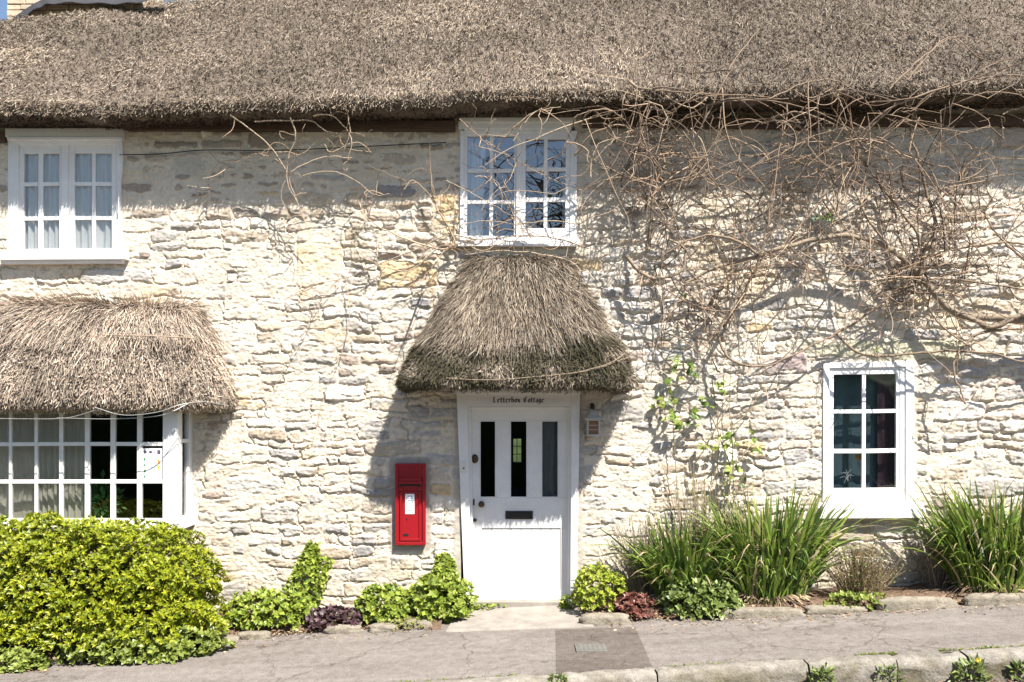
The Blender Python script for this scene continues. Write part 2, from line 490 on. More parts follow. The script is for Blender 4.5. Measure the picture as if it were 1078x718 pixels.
bw = MB(); bw.box((.07, 3.95, 1.26), (.08, 3.98, 1.62)); bw.box((.02, 3.951, 1.38), (.14, 3.981, 1.39)); bw.box((.02, 3.951, 1.5), (.14, 3.981, 1.51)); bw.build('back_window', M['cream'], cottage)

# reveals (thin returns round each opening)
for x0, x1, y0, y1 in OPEN[:4]:
    rv = MB(); a = P(x0, y1); b = P(x1, y0)
    rv.box((a[0] - .03, .004, a[2] - .03), (a[0], .14, b[2] + .03)); rv.box((b[0], .004, a[2] - .03), (b[0] + .03, .14, b[2] + .03))
    rv.box((a[0], .004, b[2]), (b[0], .14, b[2] + .03)); rv.box((a[0], .004, a[2] - .03), (b[0], .14, a[2]))
    rv.build('reveal', M['cream'], cottage)

# eave timber seen under the thatch
for x0, x1, y0, y1 in ((-70, 4, 139, 149), (132, 478, 127, 138), (612, 860, 122, 134), (864, 1150, 119, 131)):
    MB().pbox(x0, x1, y0, y1, -.055, .02).build('eave_timber', M['timber'], cottage, bevel=.008, warp=.03)


# ------------------------------------------------------------------ windows
def casement(mb, x0, x1, y0, y1, xs, ys, Y, bar=2.4, dep=.045):
    """timber casement: outer stiles and rails round the panes listed by photo columns and rows"""
    mb.pbox(x0, xs[0][0], y0, y1, Y, Y + dep); mb.pbox(xs[-1][1], x1, y0, y1, Y, Y + dep)
    mb.pbox(xs[0][0], xs[-1][1], y0, ys[0][0], Y, Y + dep); mb.pbox(xs[0][0], xs[-1][1], ys[-1][1], y1, Y, Y + dep)
    for a, b in zip(xs[:-1], xs[1:]): mb.pbox(a[1], b[0], ys[0][0], ys[-1][1], Y + .006, Y + dep - .008)
    for a, b in zip(ys[:-1], ys[1:]):
        for c in xs: mb.pbox(c[0], c[1], a[1], b[0], Y + .006, Y + dep - .008)


def panes(name, rects, Y, m, parent):
    v = []; q = []
    for (x0, x1, y0, y1) in rects:
        tl = (R.rand(2) - .5) * .006
        n = len(v)
        for (x, y, k) in ((x0, y1, 0), (x1, y1, 1), (x1, y0, 2), (x0, y0, 3)):
            p = P(x, y, Y); v.append((p[0] + (-.006 if k in (0, 3) else .006), Y + .02 + tl[0] * (k in (1, 2)) + tl[1] * (k in (2, 3)), p[2] + (-.006 if k < 2 else .006)))
        q.append((n, n + 1, n + 2, n + 3))
    return npmesh(name, v, q, None, m, parent)


def rects_of(xs, ys): return [(a[0], a[1], b[0], b[1]) for a in xs for b in ys]


# upper window on the left
w = MB()
w.pbox(8, 19, 147, 265, -.02, .07); w.pbox(122, 127, 147, 265, -.02, .07); w.pbox(64, 71, 150, 265, -.015, .07)
w.pbox(19, 122, 147, 153, -.02, .07); w.pbox(19, 122, 262, 266, -.02, .07)
w.pbox(5, 129, 135, 144, -.045, .06); w.pbox(7, 128, 144, 147.3, -.06, .05)
W1 = w.build('window', M['white'], cottage, .004, .012)
W1['label'] = 'two light casement window with white net curtains'
c = MB(); xa = [(25, 40), (45, 62)]; ya = [(162, 192), (196, 228), (232, 262)]; casement(c, 19, 64, 153, 264, xa, ya, 0.0); c.build('casement', M['white'], W1, .003, .012)
c = MB(); xb = [(78, 96), (100, 117)]; casement(c, 71, 122, 153, 264, xb, ya, 0.0); c.build('casement', M['white'], W1, .003, .012)
panes('glazing', rects_of(xa, ya) + rects_of(xb, ya), 0.0, M['pane'], W1)
c = MB(); c.pbox(-2, 131, 266, 273, -.11, .02); c.pbox(1, 128, 273, 277, -.075, .02); c.build('sill', M['white'], W1, .005, .012)

# upper window over the door
w = MB()
w.pbox(484, 488, 138, 252, -.02, .07); w.pbox(600, 607, 138, 256, -.025, .07); w.pbox(543, 548, 140, 252, -.02, .07); w.pbox(488, 600, 136, 140, -.02, .07)
w.pbox(482, 601, 128, 136, -.03, .06); w.pbox(484, 606, 124, 129, -.045, .05); w.pbox(488, 600, 250, 253, -.02, .06)
W2 = w.build('window', M['white'], cottage, .004, .014)
W2['label'] = 'two light casement window with its right light a little open'
c = MB(); xa = [(491.5, 515), (519, 541)]; yb = [(144, 178), (182, 211), (214.5, 248)]; casement(c, 488, 543, 140, 250, xa, yb, -.002); c.build('casement', M['white'], W2, .003, .012)
c = MB(); xb = [(553, 572), (576, 595)]; yc = [(147, 176.5), (180.5, 208), (212.5, 240)]; casement(c, 548, 600, 140, 250.5, xb, yc, -.012); c.build('casement', M['white'], W2, .003, .012)
panes('glazing', rects_of(xa, yb) + rects_of(xb, yc), 0.0, M['sky_pane'], W2)
c = MB(); c.pbox(482, 608, 253, 259, -.07, .02); c.build('sill', M['white'], W2, .005, .012)

# lower window on the right
w = MB()
w.pbox(867, 873.5, 382, 530, -.02, .07); w.pbox(954, 963, 380, 531, -.022, .07); w.pbox(873.5, 954, 381, 387, -.02, .07); w.pbox(948, 954, 387, 530, -.008, .07); w.pbox(873.5, 948, 526, 531, -.02, .07)
W3 = w.build('window', M['white'], cottage, .004, .012)
W3['label'] = 'single six pane sash with a deep white sill'
c = MB(); xa = [(878, 908), (912, 944)]; ya = [(394, 431), (435, 472.5), (477, 514)]; casement(c, 873.5, 948, 387, 526, xa, ya, 0.0); c.build('casement', M['white'], W3, .003, .012)
panes('glazing', rects_of(xa, ya), 0.0, M['sky_pane'], W3)
c = MB()
a = P(863, 546, -.11); b = P(975, 536, -.11); k = P(866, 529, -.02)
pr_ = [(-.11, a[2]), (-.11, b[2]), (-.02, k[2]), (.03, k[2]), (.03, a[2])]
n0 = len(c.v)
c.v += [(a[0], y, z) for y, z in pr_] + [(b[0], y, z) for y, z in pr_]
c.f += [(0, 1, 2, 3, 4), (9, 8, 7, 6, 5)] + [(i, 5 + i, 5 + (i + 1) % 5, (i + 1) % 5) for i in range(5)]
c.build('sill', M['white'], W3, .005, .01)

# ------------------------------------------------------------------ bay window
BY = -.40
w = MB()
w.pbox(171, 187, 426, 552, BY, BY + .06)                           # corner post
w.pbox(-28, 187, 420, 430, BY, BY + .06); w.pbox(-28, 171, 546, 553, BY - .005, BY + .06); w.pbox(-42, -28, 426, 552, BY, BY + .06)
xr = P(187, 430, BY)[0]; xl = P(-42, 430, BY)[0]; zt = P(0, 420, BY)[2]; zb = P(0, 553, BY)[2]
for x_, sg in ((xr, -1), (xl, 1)):                                  # the two returns to the wall
    w.box((x_, BY + .06, zb), (x_ + sg * .05, BY + .12, zt)); w.box((x_, -.10, zb), (x_ + sg * .05, 0, zt))
    w.box((x_, BY + .12, zb), (x_ + sg * .05, -.10, zb + .07)); w.box((x_, BY + .12, zt - .07), (x_ + sg * .05, -.10, zt))
    z_ = P(0, 464, -.2)[2]; w.box((x_, BY + .12, z_ - .02), (x_ + sg * .045, -.10, z_ + .02))
BAY = w.build('bay_window', M['white'], cottage, .004, .008)
xs = [(-24, -17), (-14, 9), (12, 36), (39.3, 62), (66, 89), (94, 116), (121, 144), (149, 171)]; ys = [(428, 465.5), (469.5, 505), (509, 546)]
c = MB()
for a, b in zip(xs[:-1], xs[1:]): c.pbox(a[1], b[0], 428, 546, BY + .006, BY + .045)
for a, b in zip(ys[:-1], ys[1:]):
    for q in xs: c.pbox(q[0], q[1], a[1], b[0], BY + .006, BY + .045)
c.build('glazing_bars', M['white'], BAY, .003, .006)
panes('glazing', rects_of(xs, ys), BY, M['pane'], BAY)
for x_ in (xr - .025, xl + .025):
    npmesh('side_glazing', [(x_, BY + .11, zb + .06), (x_, -.09, zb + .06), (x_, -.09, zt - .06), (x_, BY + .11, zt - .06)], [(0, 1, 2, 3)], None, M['pane'], BAY)
c = MB(); c.box((xl - .03, BY - .05, zb - .05), (xr + .03, .0, zb - .003)); c.build('sill', M['white'], BAY, .006, .006)
c = MB(); c.box((xl + .02, BY + .02, -.45), (xr - .02, 0, zb - .053)); c.build('base_wall', M['edging'], BAY, .01, .01)
c = MB(); c.box((xl, BY, zt + .003), (xr, .0, zt + .05)); c.build('ceiling_board', M['cream'], BAY)

# ------------------------------------------------------------------ doorway
DX = .10
w = MB()
lean = [(481, 490), (610, 607)]


def jamb(mb, xt0, xt1, xb0, xb1, yt, yb, Y0, Y1):
    t0, t1, b0, b1 = P(xt0, yt, Y0), P(xt1, yt, Y0), P(xb0, yb, Y0), P(xb1, yb, Y0)
    mb.prism([(b0[0], b0[2]), (b1[0], b1[2]), (t1[0], t1[2]), (t0[0], t0[2])], Y0, Y1)


jamb(w, 481, 492, 489, 496.5, 414, 638, -.035, .12)
jamb(w, 602, 611, 600.5, 607, 414, 638, -.035, .12)
a = P(492, 428, -.035); b = P(602, 414, -.035); w.box((a[0], -.035, a[2]), (b[0], .12, b[2]))
w.pbox(478, 613, 408, 414, -.06, .05)
DF = w.build('door_frame', M['white'], cottage, .004, .006)
w = MB(); jamb(w, 492.2, 496, 497, 499, 428.3, 634, .035, .12); jamb(w, 599, 601.8, 598, 600.3, 428.3, 634, .035, .12); w.pbox(496, 599, 428.3, 431.5, .035, .12); w.build('door_stop', M['white'], DF, .003, .004)

# blackletter name on the head of the frame, drawn with a broad nib
GL = {
    'L': (1.0, [[(.12, 1.35), (.3, 1.55), (.3, .1)], [(.05, .1), (.3, .12), (.6, 0), (.92, .35)], [(.3, 1.55), (.45, 1.45)]]),
    'C': (1.0, [[(.85, 1.35), (.6, 1.55), (.15, 1.25), (.15, .3), (.5, 0), (.85, .3)], [(.5, 1.35), (.5, .3)], [(.5, .8), (.75, .9)]]),
    'e': (.62, [[(.15, .85), (.15, .15), (.35, 0), (.55, .2)], [(.15, .85), (.35, 1.0), (.52, .75), (.18, .45)]]),
    't': (.5, [[(.2, 1.35), (.2, .15), (.35, 0), (.48, .15)], [(.02, .95), (.45, .95)]]),
    'r': (.55, [[(.05, .95), (.18, .85), (.18, 0)], [(.18, .8), (.38, 1.0), (.5, .82)]]),
    'b': (.65, [[(.15, 1.6), (.15, .15), (.35, 0), (.53, .2), (.53, .75), (.35, .95), (.15, .75)]]),
    'o': (.65, [[(.33, 1.0), (.13, .8), (.13, .2), (.33, 0), (.53, .2), (.53, .8), (.33, 1.0)]]),
    'x': (.6, [[(.08, .95), (.5, .02)], [(.5, .95), (.08, .02)], [(.15, .5), (.45, .5)]]),
    'a': (.65, [[(.1, .85), (.3, 1.0), (.5, .8), (.5, .1), (.6, 0)], [(.5, .55), (.25, .5), (.12, .25), (.25, 0), (.5, .2)]]),
    'g': (.65, [[(.5, .95), (.5, -.2), (.3, -.45), (.08, -.3)], [(.5, .85), (.28, 1.0), (.12, .8), (.12, .25), (.3, .05), (.5, .25)]]),
}


def lettering(text, x0, y0, x1, hgt, Y, name, m, parent):
    total = sum(GL[ch][0] + .08 if ch != ' ' else .55 for ch in text)
    v = []; q = []; k = (x1 - x0) / total; cur = 0
    nib = np.array([.115, .085])
    for ch in text:
        if ch == ' ': cur += .55; continue
        wd, strokes = GL[ch]
        for si, s in enumerate(strokes):
            for a, b in zip(s[:-1], s[1:]):
                a = np.array(a); b = np.array(b); n = len(v)
                for p in (a - nib, a + nib, b + nib, b - nib):
                    o = P(x0 + (cur + p[0]) * k, y0 - p[1] * hgt, Y); v.append((o[0], Y - .0002 * (len(q) % 7), o[2]))
                q.append((n, n + 1, n + 2, n + 3))
        cur += wd + .08
    return npmesh(name, v, q, None, m, parent)


lettering('Letterbox', 518.5, 423.6, 548, 3.7, -.0372, 'lettering', M['ink'], DF)
lettering('Cottage', 551, 423.6, 573, 3.7, -.0372, 'lettering', M['ink'], DF)
w = MB(); w.pbox(486, 490.5, 486, 498, -.047, -.034); w.build('bell_push', M['cream'], DF, .003)
w = MB(); w.lathe(P(488.2, 493, -.047), (0, -1, 0), [(0, .009), (.005, .009), (.007, .006)], 12).build('bell_button', M['black'], DF)
w = MB(); w.pbox(489, 608, 633.6, 641, -.03, .14); w.build('threshold', M['step'], cottage, .006, .006)

# door leaf: frame of stiles round three tall lights, boarded lower half
w = MB()
lx = [(505, 522), (537, 555), (570, 588)]
T, Bm = 431, 633
for a, b in ((496, 505), (522, 537), (555, 570), (588, 600)): w.pbox(a, b, 443, 524, DX, DX + .045)
w.pbox(496, 600, 430, 443, DX, DX + .045); w.pbox(496, 600, 524, 556, DX, DX + .045)
w.pbox(496, 507, 556, 633, DX, DX + .045); w.pbox(590, 600, 556, 633, DX, DX + .045); w.pbox(507, 590, 622, 633, DX, DX + .045)
xx = 507
while xx < 589.9:
    x2 = min(590, xx + 10.375); w.pbox(xx + .25, x2 - .25, 556.2, 621.8, DX + .012, DX + .04); xx = x2
w.pbox(507, 590, 556.2, 621.8, DX + .02, DX + .042)
DOOR = w.build('front_door', M['white'], cottage, .004, .003)
w = MB()
for a, b in lx:
    for r_ in ((a - .2, a + .9, 443, 524), (b - .9, b + .2, 443, 524), (a + .9, b - .9, 442.8, 443.8), (a + .9, b - .9, 523, 524.2)): w.pbox(*r_, DX - .006, DX + .02)
w.build('glazing_bead', M['white'], DOOR, .002)
panes('glazing', [(a, b, 443, 524) for a, b in lx], DX + .005, M['pane'], DOOR)
w = MB(); w.pbox(532, 561, 538, 546.6, DX - .012, DX + .01); w.build('letter_plate', M['black'], DOOR, .003)
w = MB(); w.pbox(535, 558, 540, 544.8, DX - .018, DX - .0125); w.build('letter_flap', M['black'], DOOR, .003)
w = MB(); w.lathe(P(507, 530.5, DX), (0, -1, 0), [(0, .03), (.006, .03), (.008, .013), (.03, .012), (.036, .026), (.05, .034), (.062, .03), (.068, .012)], 20).build('door_knob', M['brass'], DOOR, smooth=True)
w = MB(); w.lathe(P(500, 483, DX), (0, -1, 0), [(0, .034), (.01, .036), (.02, .03), (.026, .014)], 20)
for i in range(len(w.v)): p = w.v[i]; zc = P(0, 483, DX)[2]; w.v[i] = (p[0], p[1], zc + (p[2] - zc) * 1.35)
w.build('lock_cover', M['brass'], DOOR, smooth=True)
w = MB(); w.pbox(498, 499.6, 525.5, 532, DX - .008, DX + .004); w.build('escutcheon', M['black'], DOOR, .002)
w = MB(); w.lathe(P(500, 547.5, DX), (0, -1, 0), [(0, .019), (.008, .019), (.012, .012)], 14).build('keyhole_cover', M['brass'], DOOR, smooth=True)


# ------------------------------------------------------------------ thatch
STRAW = [(.43, .35, .26), (.28, .22, .165), (.15, .115, .085), (.55, .48, .38), (.34, .29, .235)]
LIP_X = np.array([-150, 0, 60, 110, 175, 240, 360, 474, 482, 560, 700, 850, 960, 1078, 1250])
LIP_Y = np.array([122, 121.5, 122, 124.5, 121, 119, 116.5, 113, 107.5, 107.5, 107, 104, 103, 100, 98])
OV = .45


def lipz(X):
    px = 539 + X * F / (D - OV)
    return H + (HY - np.interp(px, LIP_X, LIP_Y)) * (D - OV) / F


def ridge_r(X): return np.interp(X, [-8, -6.4, -5.8, -5.2, -4.5, -3.6, -2, 8], [1.64, 1.70, 1.86, 2.1, 2.5, 2.8, 3.0, 3.1])


SL = .84


def roof_Y(X, Z):
    """depth of the front slope at height Z"""
    return -.42 + (Z - lipz(X) - .14) / SL


def build_roof():
    xs = np.arange(-7.0, 7.0, .022)
    front = np.linspace(0, 1, 150)
    prof_n = 7 + len(front) + 14
    V = np.zeros((len(xs), prof_n, 3))
    lz = lipz(xs) + .008 * fbm(xs * 5, xs * 0 + 2, 1, 3) + .012 * fbm(xs * 1.2, xs * 0 + 6, 2, 2)
    r = ridge_r(xs)
    V[:, :, 0] = xs[:, None]
    under = [(.02, .05), (-.12, .03), (-.28, .012), (-.40, 0), (-.445, .012), (-.46, .05), (-.45, .10)]
    for k, (y, z) in enumerate(under): V[:, k, 1] = y; V[:, k, 2] = lz + z
    Yf = -.42 + front[None, :] * (r[:, None] + .42)
    bul = .02 * np.sin(front * PI)[None, :] * 0 + .0
    V[:, 7:7 + len(front), 1] = Yf
    V[:, 7:7 + len(front), 2] = lz[:, None] + .14 + SL * (Yf + .42) + bul - .25 * np.maximum(front - .86, 0)[None, :] ** 2 * 6 * (r[:, None])
    back = np.linspace(0, 1, 15)[1:]
    V[:, -14:, 1] = r[:, None] + back[None, :] * (6.5 - r[:, None] * 1.0)
    V[:, -14:, 2] = V[:, 6 + len(front), 2][:, None] - .55 * back[None, :] ** 1.4 * 4.2
    # unevenness along the normal
    n1 = fbm(V[..., 0] * 1.3, V[..., 1] * 1.5, 1, 3) * .03 + fbm(V[..., 0] * 7, V[..., 1] * 9, 3, 3) * .02 + fbm(V[..., 0] * 22, V[..., 1] * 22, 5, 2) * .034
    amp = np.ones(prof_n) * 1.35; amp[:3] = .3
    V[..., 1] -= n1 * amp * .64; V[..., 2] += n1 * amp * .77
    nz, k = len(xs), prof_n
    I = np.arange(nz * k).reshape(nz, k)
    Q = np.stack([I[:-1, :-1], I[:-1, 1:], I[1:, 1:], I[1:, :-1]], -1).reshape(-1, 4)
    big = fbm(V[..., 0] * .7, V[..., 1] * 1.1, 2, 4)[..., None]
    C = np.array([.125, .10, .08]) * (1 + .25 * big) * (1 + .3 * fbm(V[..., 0] * 12, V[..., 1] * 14, 6, 3))[..., None]
    npm = (V.reshape(-1, 3), Q, C.reshape(-1, 3))
    # stubble of cut reed ends
    n = 230000
    X = R.uniform(-6.6, 6.6, n); s = R.rand(n) ** 1.0
    rr_ = ridge_r(X); lz_ = lipz(X)
    Y = -.45 + s * (rr_ + .45); Z = lz_ + .13 + SL * (Y + .42)
    dis = 1.35 * (fbm(X * 1.3, Y * 1.5, 1, 3) * .03 + fbm(X * 7, Y * 9, 3, 3) * .02 + fbm(X * 22, Y * 22, 5, 2) * .034)
    Y = Y - dis * .64; Z = Z + dis * .77
    m = R.rand(n) < .07                                            # along the lip
    Y[m] = -.45 - R.rand(m.sum()) * .03; Z[m] = lz_[m] + R.rand(m.sum()) * .14
    nrm = np.tile(np.array([0, -.64, .77]), (n, 1)); down = np.tile(np.array([0, -.77, -.64]), (n, 1))
    patch = fbm(X * 1.1 + 40, Y * 1.6, 4, 4)
    flat = R.rand(n) < .3 + .45 * sstep(0.0, .6, patch)             # lying strands show pale
    ln = np.where(flat, R.uniform(.04, .12, n), R.uniform(.016, .04, n)); wd = np.where(flat, R.uniform(.0035, .007, n), R.uniform(.0045, .0085, n))
    jit = R.normal(size=(n, 3)) * np.where(flat, .3, .55)[:, None]
    d = unit(down * np.where(flat, 1., .75)[:, None] + nrm * np.where(flat, .12, .6)[:, None] + jit)
    p0 = np.stack([X, Y, Z], 1) - d * ln[:, None] * .35 + nrm * (.004 + .022 * R.rand(n))[:, None]
    pts = np.stack([p0, p0 + d * ln[:, None]], 1)
    side = unit(np.cross(d, nrm + R.normal(size=(n, 3)) * .6))
    v, q = ribbons(pts, side, np.stack([wd, wd * .75], 1))
    c = colvar(n, STRAW, [.3, .3, .1, .08, .22], .15) * .70
    c = c * (1 + .6 * np.clip(patch, -1, 1))[:, None] * (1 + .25 * fbm(X * .5, Y * .8, 7, 3))[:, None]
    c = np.repeat(c, 4, 0)
    nu = 26000
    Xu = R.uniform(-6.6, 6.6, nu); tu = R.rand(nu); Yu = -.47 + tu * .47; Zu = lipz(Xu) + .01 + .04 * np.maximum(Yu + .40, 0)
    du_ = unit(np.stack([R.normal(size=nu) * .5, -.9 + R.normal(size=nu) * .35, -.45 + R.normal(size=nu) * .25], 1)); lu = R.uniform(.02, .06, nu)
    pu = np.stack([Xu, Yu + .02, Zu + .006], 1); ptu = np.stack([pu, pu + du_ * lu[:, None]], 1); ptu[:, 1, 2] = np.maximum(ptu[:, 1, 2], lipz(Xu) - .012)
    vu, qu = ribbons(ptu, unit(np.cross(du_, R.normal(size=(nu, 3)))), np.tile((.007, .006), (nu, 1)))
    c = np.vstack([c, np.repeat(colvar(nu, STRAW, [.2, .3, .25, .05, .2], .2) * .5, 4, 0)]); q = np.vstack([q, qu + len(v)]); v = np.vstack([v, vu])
    o = npmesh('thatched_roof', npm[0], npm[1], None, M['thatch'], cottage, npm[2], smooth=True)
    npmesh('reed_ends', v, q, None, M['straw'], o, c)['kind'] = 'stuff'
    return o


ROOF = build_roof()


def build_hood(name, rows, cx, nexp, nst, moss, lens, dark, pal=STRAW, wts=(.3, .25, .15, .14, .16), lip_spec=None):
    """thatched canopy: rows of (height, half width, projection) from the top down"""
    rows = np.array(rows, float)
    seg = np.r_[0, np.cumsum(np.hypot(np.hypot(np.diff(rows[:, 0]), np.diff(rows[:, 1]) * .5), np.diff(rows[:, 2])))]
    vv = np.linspace(0, seg[-1], 110)
    Zr = np.interp(vv, seg, rows[:, 0]); Hw = np.interp(vv, seg, rows[:, 1]); Pr = np.interp(vv, seg, rows[:, 2])
    ker = np.ones(5) / 5

    def sm(a):
        b = np.r_[a[0], a[0], a, a[-1], a[-1]]; return np.convolve(b, ker, 'valid')
    Zr, Hw, Pr = sm(Zr), sm(Hw), sm(Pr)
    th = np.linspace(0, PI, 170)
    ct, stt = np.cos(th), np.sin(th)
    ne = np.interp(vv, seg, np.linspace(nexp[0], nexp[1], len(rows)))[:, None] if isinstance(nexp, tuple) else np.full((110, 1), nexp)
    rr_ = (np.abs(ct)[None] ** ne + np.abs(stt)[None] ** ne) ** (-1 / ne); ux = rr_ * ct[None]; uy = rr_ * np.abs(stt)[None]
    G = np.zeros((110, 170, 3))
    G[..., 0] = cx + Hw[:, None] * ux; G[..., 1] = -Pr[:, None] * uy + .03 * (uy < .02); G[..., 2] = Zr[:, None] + .012 * fbm(th * 3 + cx, th * 0 + 1, 2, 3)[None, :] * np.linspace(0, 1, 110)[:, None]
    dv = np.gradient(G, axis=0); du = np.gradient(G, axis=1)
    nr = unit(np.cross(du, dv)); nr = np.where((nr[..., 1:2] > .3), -nr, nr)
    out = G - np.array([cx, .3, rows[:, 0].mean() - .2]); flip = (nr * out).sum(-1) < 0; nr[flip] *= -1
    arc = np.linspace(0, 1, 110)[:, None] * np.ones(170)
    n1 = .022 * fbm(G[..., 0] * 4, G[..., 2] * 2 + G[..., 1] * 4, 1, 3) + .014 * fbm(G[..., 0] * 18, G[..., 2] * 7, 3, 3) + .014 * fbm(G[..., 0] * 40, G[..., 2] * 25, 4, 3)
    Gd = G + nr * n1[..., None]
    I = np.arange(110 * 170).reshape(110, 170)
    Q = np.stack([I[:-1, :-1], I[1:, :-1], I[1:, 1:], I[:-1, 1:]], -1).reshape(-1, 4)
    C = np.array([.13, .105, .082]) * (1 + .3 * fbm(G[..., 0] * 9, G[..., 2] * 4, 2, 3))[..., None]
    hood = npmesh(name, Gd.reshape(-1, 3), Q, None, M['thatch'], cottage, C.reshape(-1, 3), smooth=True)
    # strands
    lipi = int(110 * .5)
    zmin = rows[:, 0].min()
    # area-weighted sampling over the outer surface
    area = np.linalg.norm(np.cross(du, dv), axis=-1)
    vis = arc < lip_spec
    pr = (area * vis).ravel(); pr /= pr.sum()
    k = R.choice(110 * 170, nst, p=pr)
    pos = Gd.reshape(-1, 3)[k] + R.normal(size=(nst, 3)) * .012; nn = nr.reshape(-1, 3)[k]; dn = unit(dv.reshape(-1, 3)[k])
    hrel = (pos[:, 2] - zmin)
    ln = R.uniform(lens[0], lens[1], nst)
    short = R.rand(nst) < moss[0]
    ln = np.where(hrel < .16, R.uniform(.025, .06, nst), ln); ln = np.where(short & (hrel < moss[1] + .06 * fbm(pos[:, 0] * 5, pos[:, 0] * 0, 1, 3)), R.uniform(.015, .05, nst), ln)
    ln = np.minimum(ln, np.maximum(hrel * .9, .022))
    stub = ln < .055
    d = unit(dn + R.normal(size=(nst, 3)) * np.where(stub, .6, .2)[:, None] + nn * np.where(stub, .35, .03)[:, None])
    # splay out towards the sides
    wdt = np.where(stub, R.uniform(.005, .010, nst), R.uniform(.0028, .0058, nst))
    t = np.linspace(0, 1, 4)
    off = R.rand(nst) * .018
    pts = pos[:, None, :] + nn[:, None, :] * off[:, None, None] + d[:, None, :] * (ln[:, None] * t[None, :])[..., None] + nn[:, None, :] * (ln[:, None] * (.12 * t - .02 - R.rand(nst)[:, None] * .10 * t ** 2)[:, :])[..., None]
    pts[:, :, 1] = np.minimum(pts[:, :, 1], -.005)
    side = unit(np.cross(d, nn + R.normal(size=(nst, 3)) * .5))
    v, q = ribbons(pts, side, wdt[:, None] * np.array([1, 1, .9, .5])[None, :])
    c = colvar(nst, pal, wts, .3) * dark
    c = c * (1 + .5 * fbm(pos[:, 0] * 7, pos[:, 2] * 2.2, 6, 4))[:, None]
    mossf = sstep(moss[1] + .05, moss[1] - .08, hrel + .26 * fbm(pos[:, 0] * 3.2, pos[:, 2] * 4, 3, 3)) * moss[2] * sstep(-.3, .3, fbm(pos[:, 0] * 5 + 3, pos[:, 2] * 6, 5, 3) + .18)
    tone = (.5 + .8 * R.rand(nst))[:, None]
    c = c * (1 - mossf[:, None]) + np.array([.062, .056, .032]) * tone * mossf[:, None]
    npmesh('straw', v, q, None, M['straw'], hood, np.repeat(c, 8, 0))['kind'] = 'stuff'
    return hood


def fz(y, p): return H + (HY - y) * (D - p) / F


hx_ = 544.
rows = [(fz(271, .0), .40, .0), (fz(272, .05), .49, .05), (fz(277, .14), .525, .14), (fz(290, .25), .605, .25), (fz(310, .37), .735, .37), (fz(340, .52), .87, .52), (fz(370, .64), 1.06, .64), (fz(390, .71), 1.145, .70), (fz(400, .74), 1.175, .735), (fz(405, .73), 1.17, .73), (fz(408.5, .69), 1.14, .69), (fz(409.5, .6), 1.08, .6), (fz(409, .2), 1.02, .2), (fz(409, .0), 1.0, .0)]
hood = build_hood('porch_hood', rows, (hx_ - 539) / 100, (3.0, 9.0), 44000, (.85, .46, 1.0), (.05, .22), .68, wts=(.26, .24, .26, .1, .14), lip_spec=.735)
hood['label'] = 'steep thatched hood with a dark mossy rim'
rows = [(fz(322, .0), 1.10, .0), (fz(320, .08), 1.16, .08), (fz(323, .2), 1.22, .2), (fz(335, .36), 1.30, .36), (fz(355, .5), 1.40, .5), (fz(380, .62), 1.5, .62), (fz(405, .70), 1.60, .70), (fz(418, .72), 1.635, .72), (fz(427, .70), 1.62, .70), (fz(431, .65), 1.57, .65), (fz(431, .55), 1.5, .5), (fz(428, .2), 1.4, .2), (fz(428, .0), 1.35, .0)]
bh = build_hood('bay_hood', rows, (84 - 539) / 100, 2.7, 46000, (.9, .72, .22), (.08, .30), .86, pal=[(.50, .40, .31), (.36, .28, .22), (.19, .15, .12), (.62, .53, .43), (.40, .34, .29)], wts=(.32, .24, .1, .2, .14), lip_spec=.77)
bh['label'] = 'low rounded thatched hood with a combed upper fringe'

# hazel spars and netting wire on the two hoods
sp = [[P(112, 353, -.50), P(160, 354, -.52), P(205, 356, -.42)], [P(190, 400, -.66), P(199, 388, -.62), P(207, 376, -.56)], [P(194, 367, -.53), P(204, 356, -.46)], [P(168, 370, -.62), P(172, 362, -.6), P(176, 353, -.57)]]
tp = np.array([resample(s, 8) for s in sp]); tp[:, :, 1] -= .03
v, q = tubes(tp, np.full((len(sp), 8), .008)); npmesh('spar', v, q, None, M['bark'], bh, np.tile((.30, .23, .17), (len(v), 1)))
net = [[P(100, 429, -.76), P(130, 437, -.74), P(165, 434, -.73), P(190, 426, -.66), P(215, 423, -.5), P(240, 427, -.3)], [P(-40, 440, -.72), P(30, 441, -.72), P(70, 440, -.72), P(100, 432, -.73)], [P(60, 440, -.72), P(120, 441, -.72), P(170, 437, -.70), P(200, 424, -.55)]]
tp = np.array([resample(s, 24) for s in net]); v, q = tubes(tp, np.full((len(net), 24), .004)); npmesh('netting_wire', v, q, None, M['galv'], bh)
wire = [[P(470, 398, -.76), P(510, 400, -.77), P(560, 397, -.77), P(620, 390, -.74), P(662, 376, -.60)], [P(560, 402, -.76), P(600, 394, -.75), P(640, 383, -.72), P(658, 372, -.6)]]
tp = np.array([resample(s, 20) for s in wire]); v, q = tubes(tp, np.full((2, 20), .0045)); npmesh('spar', v, q, None, M['bark'], hood, np.tile((.26, .2, .14), (len(v), 1)))

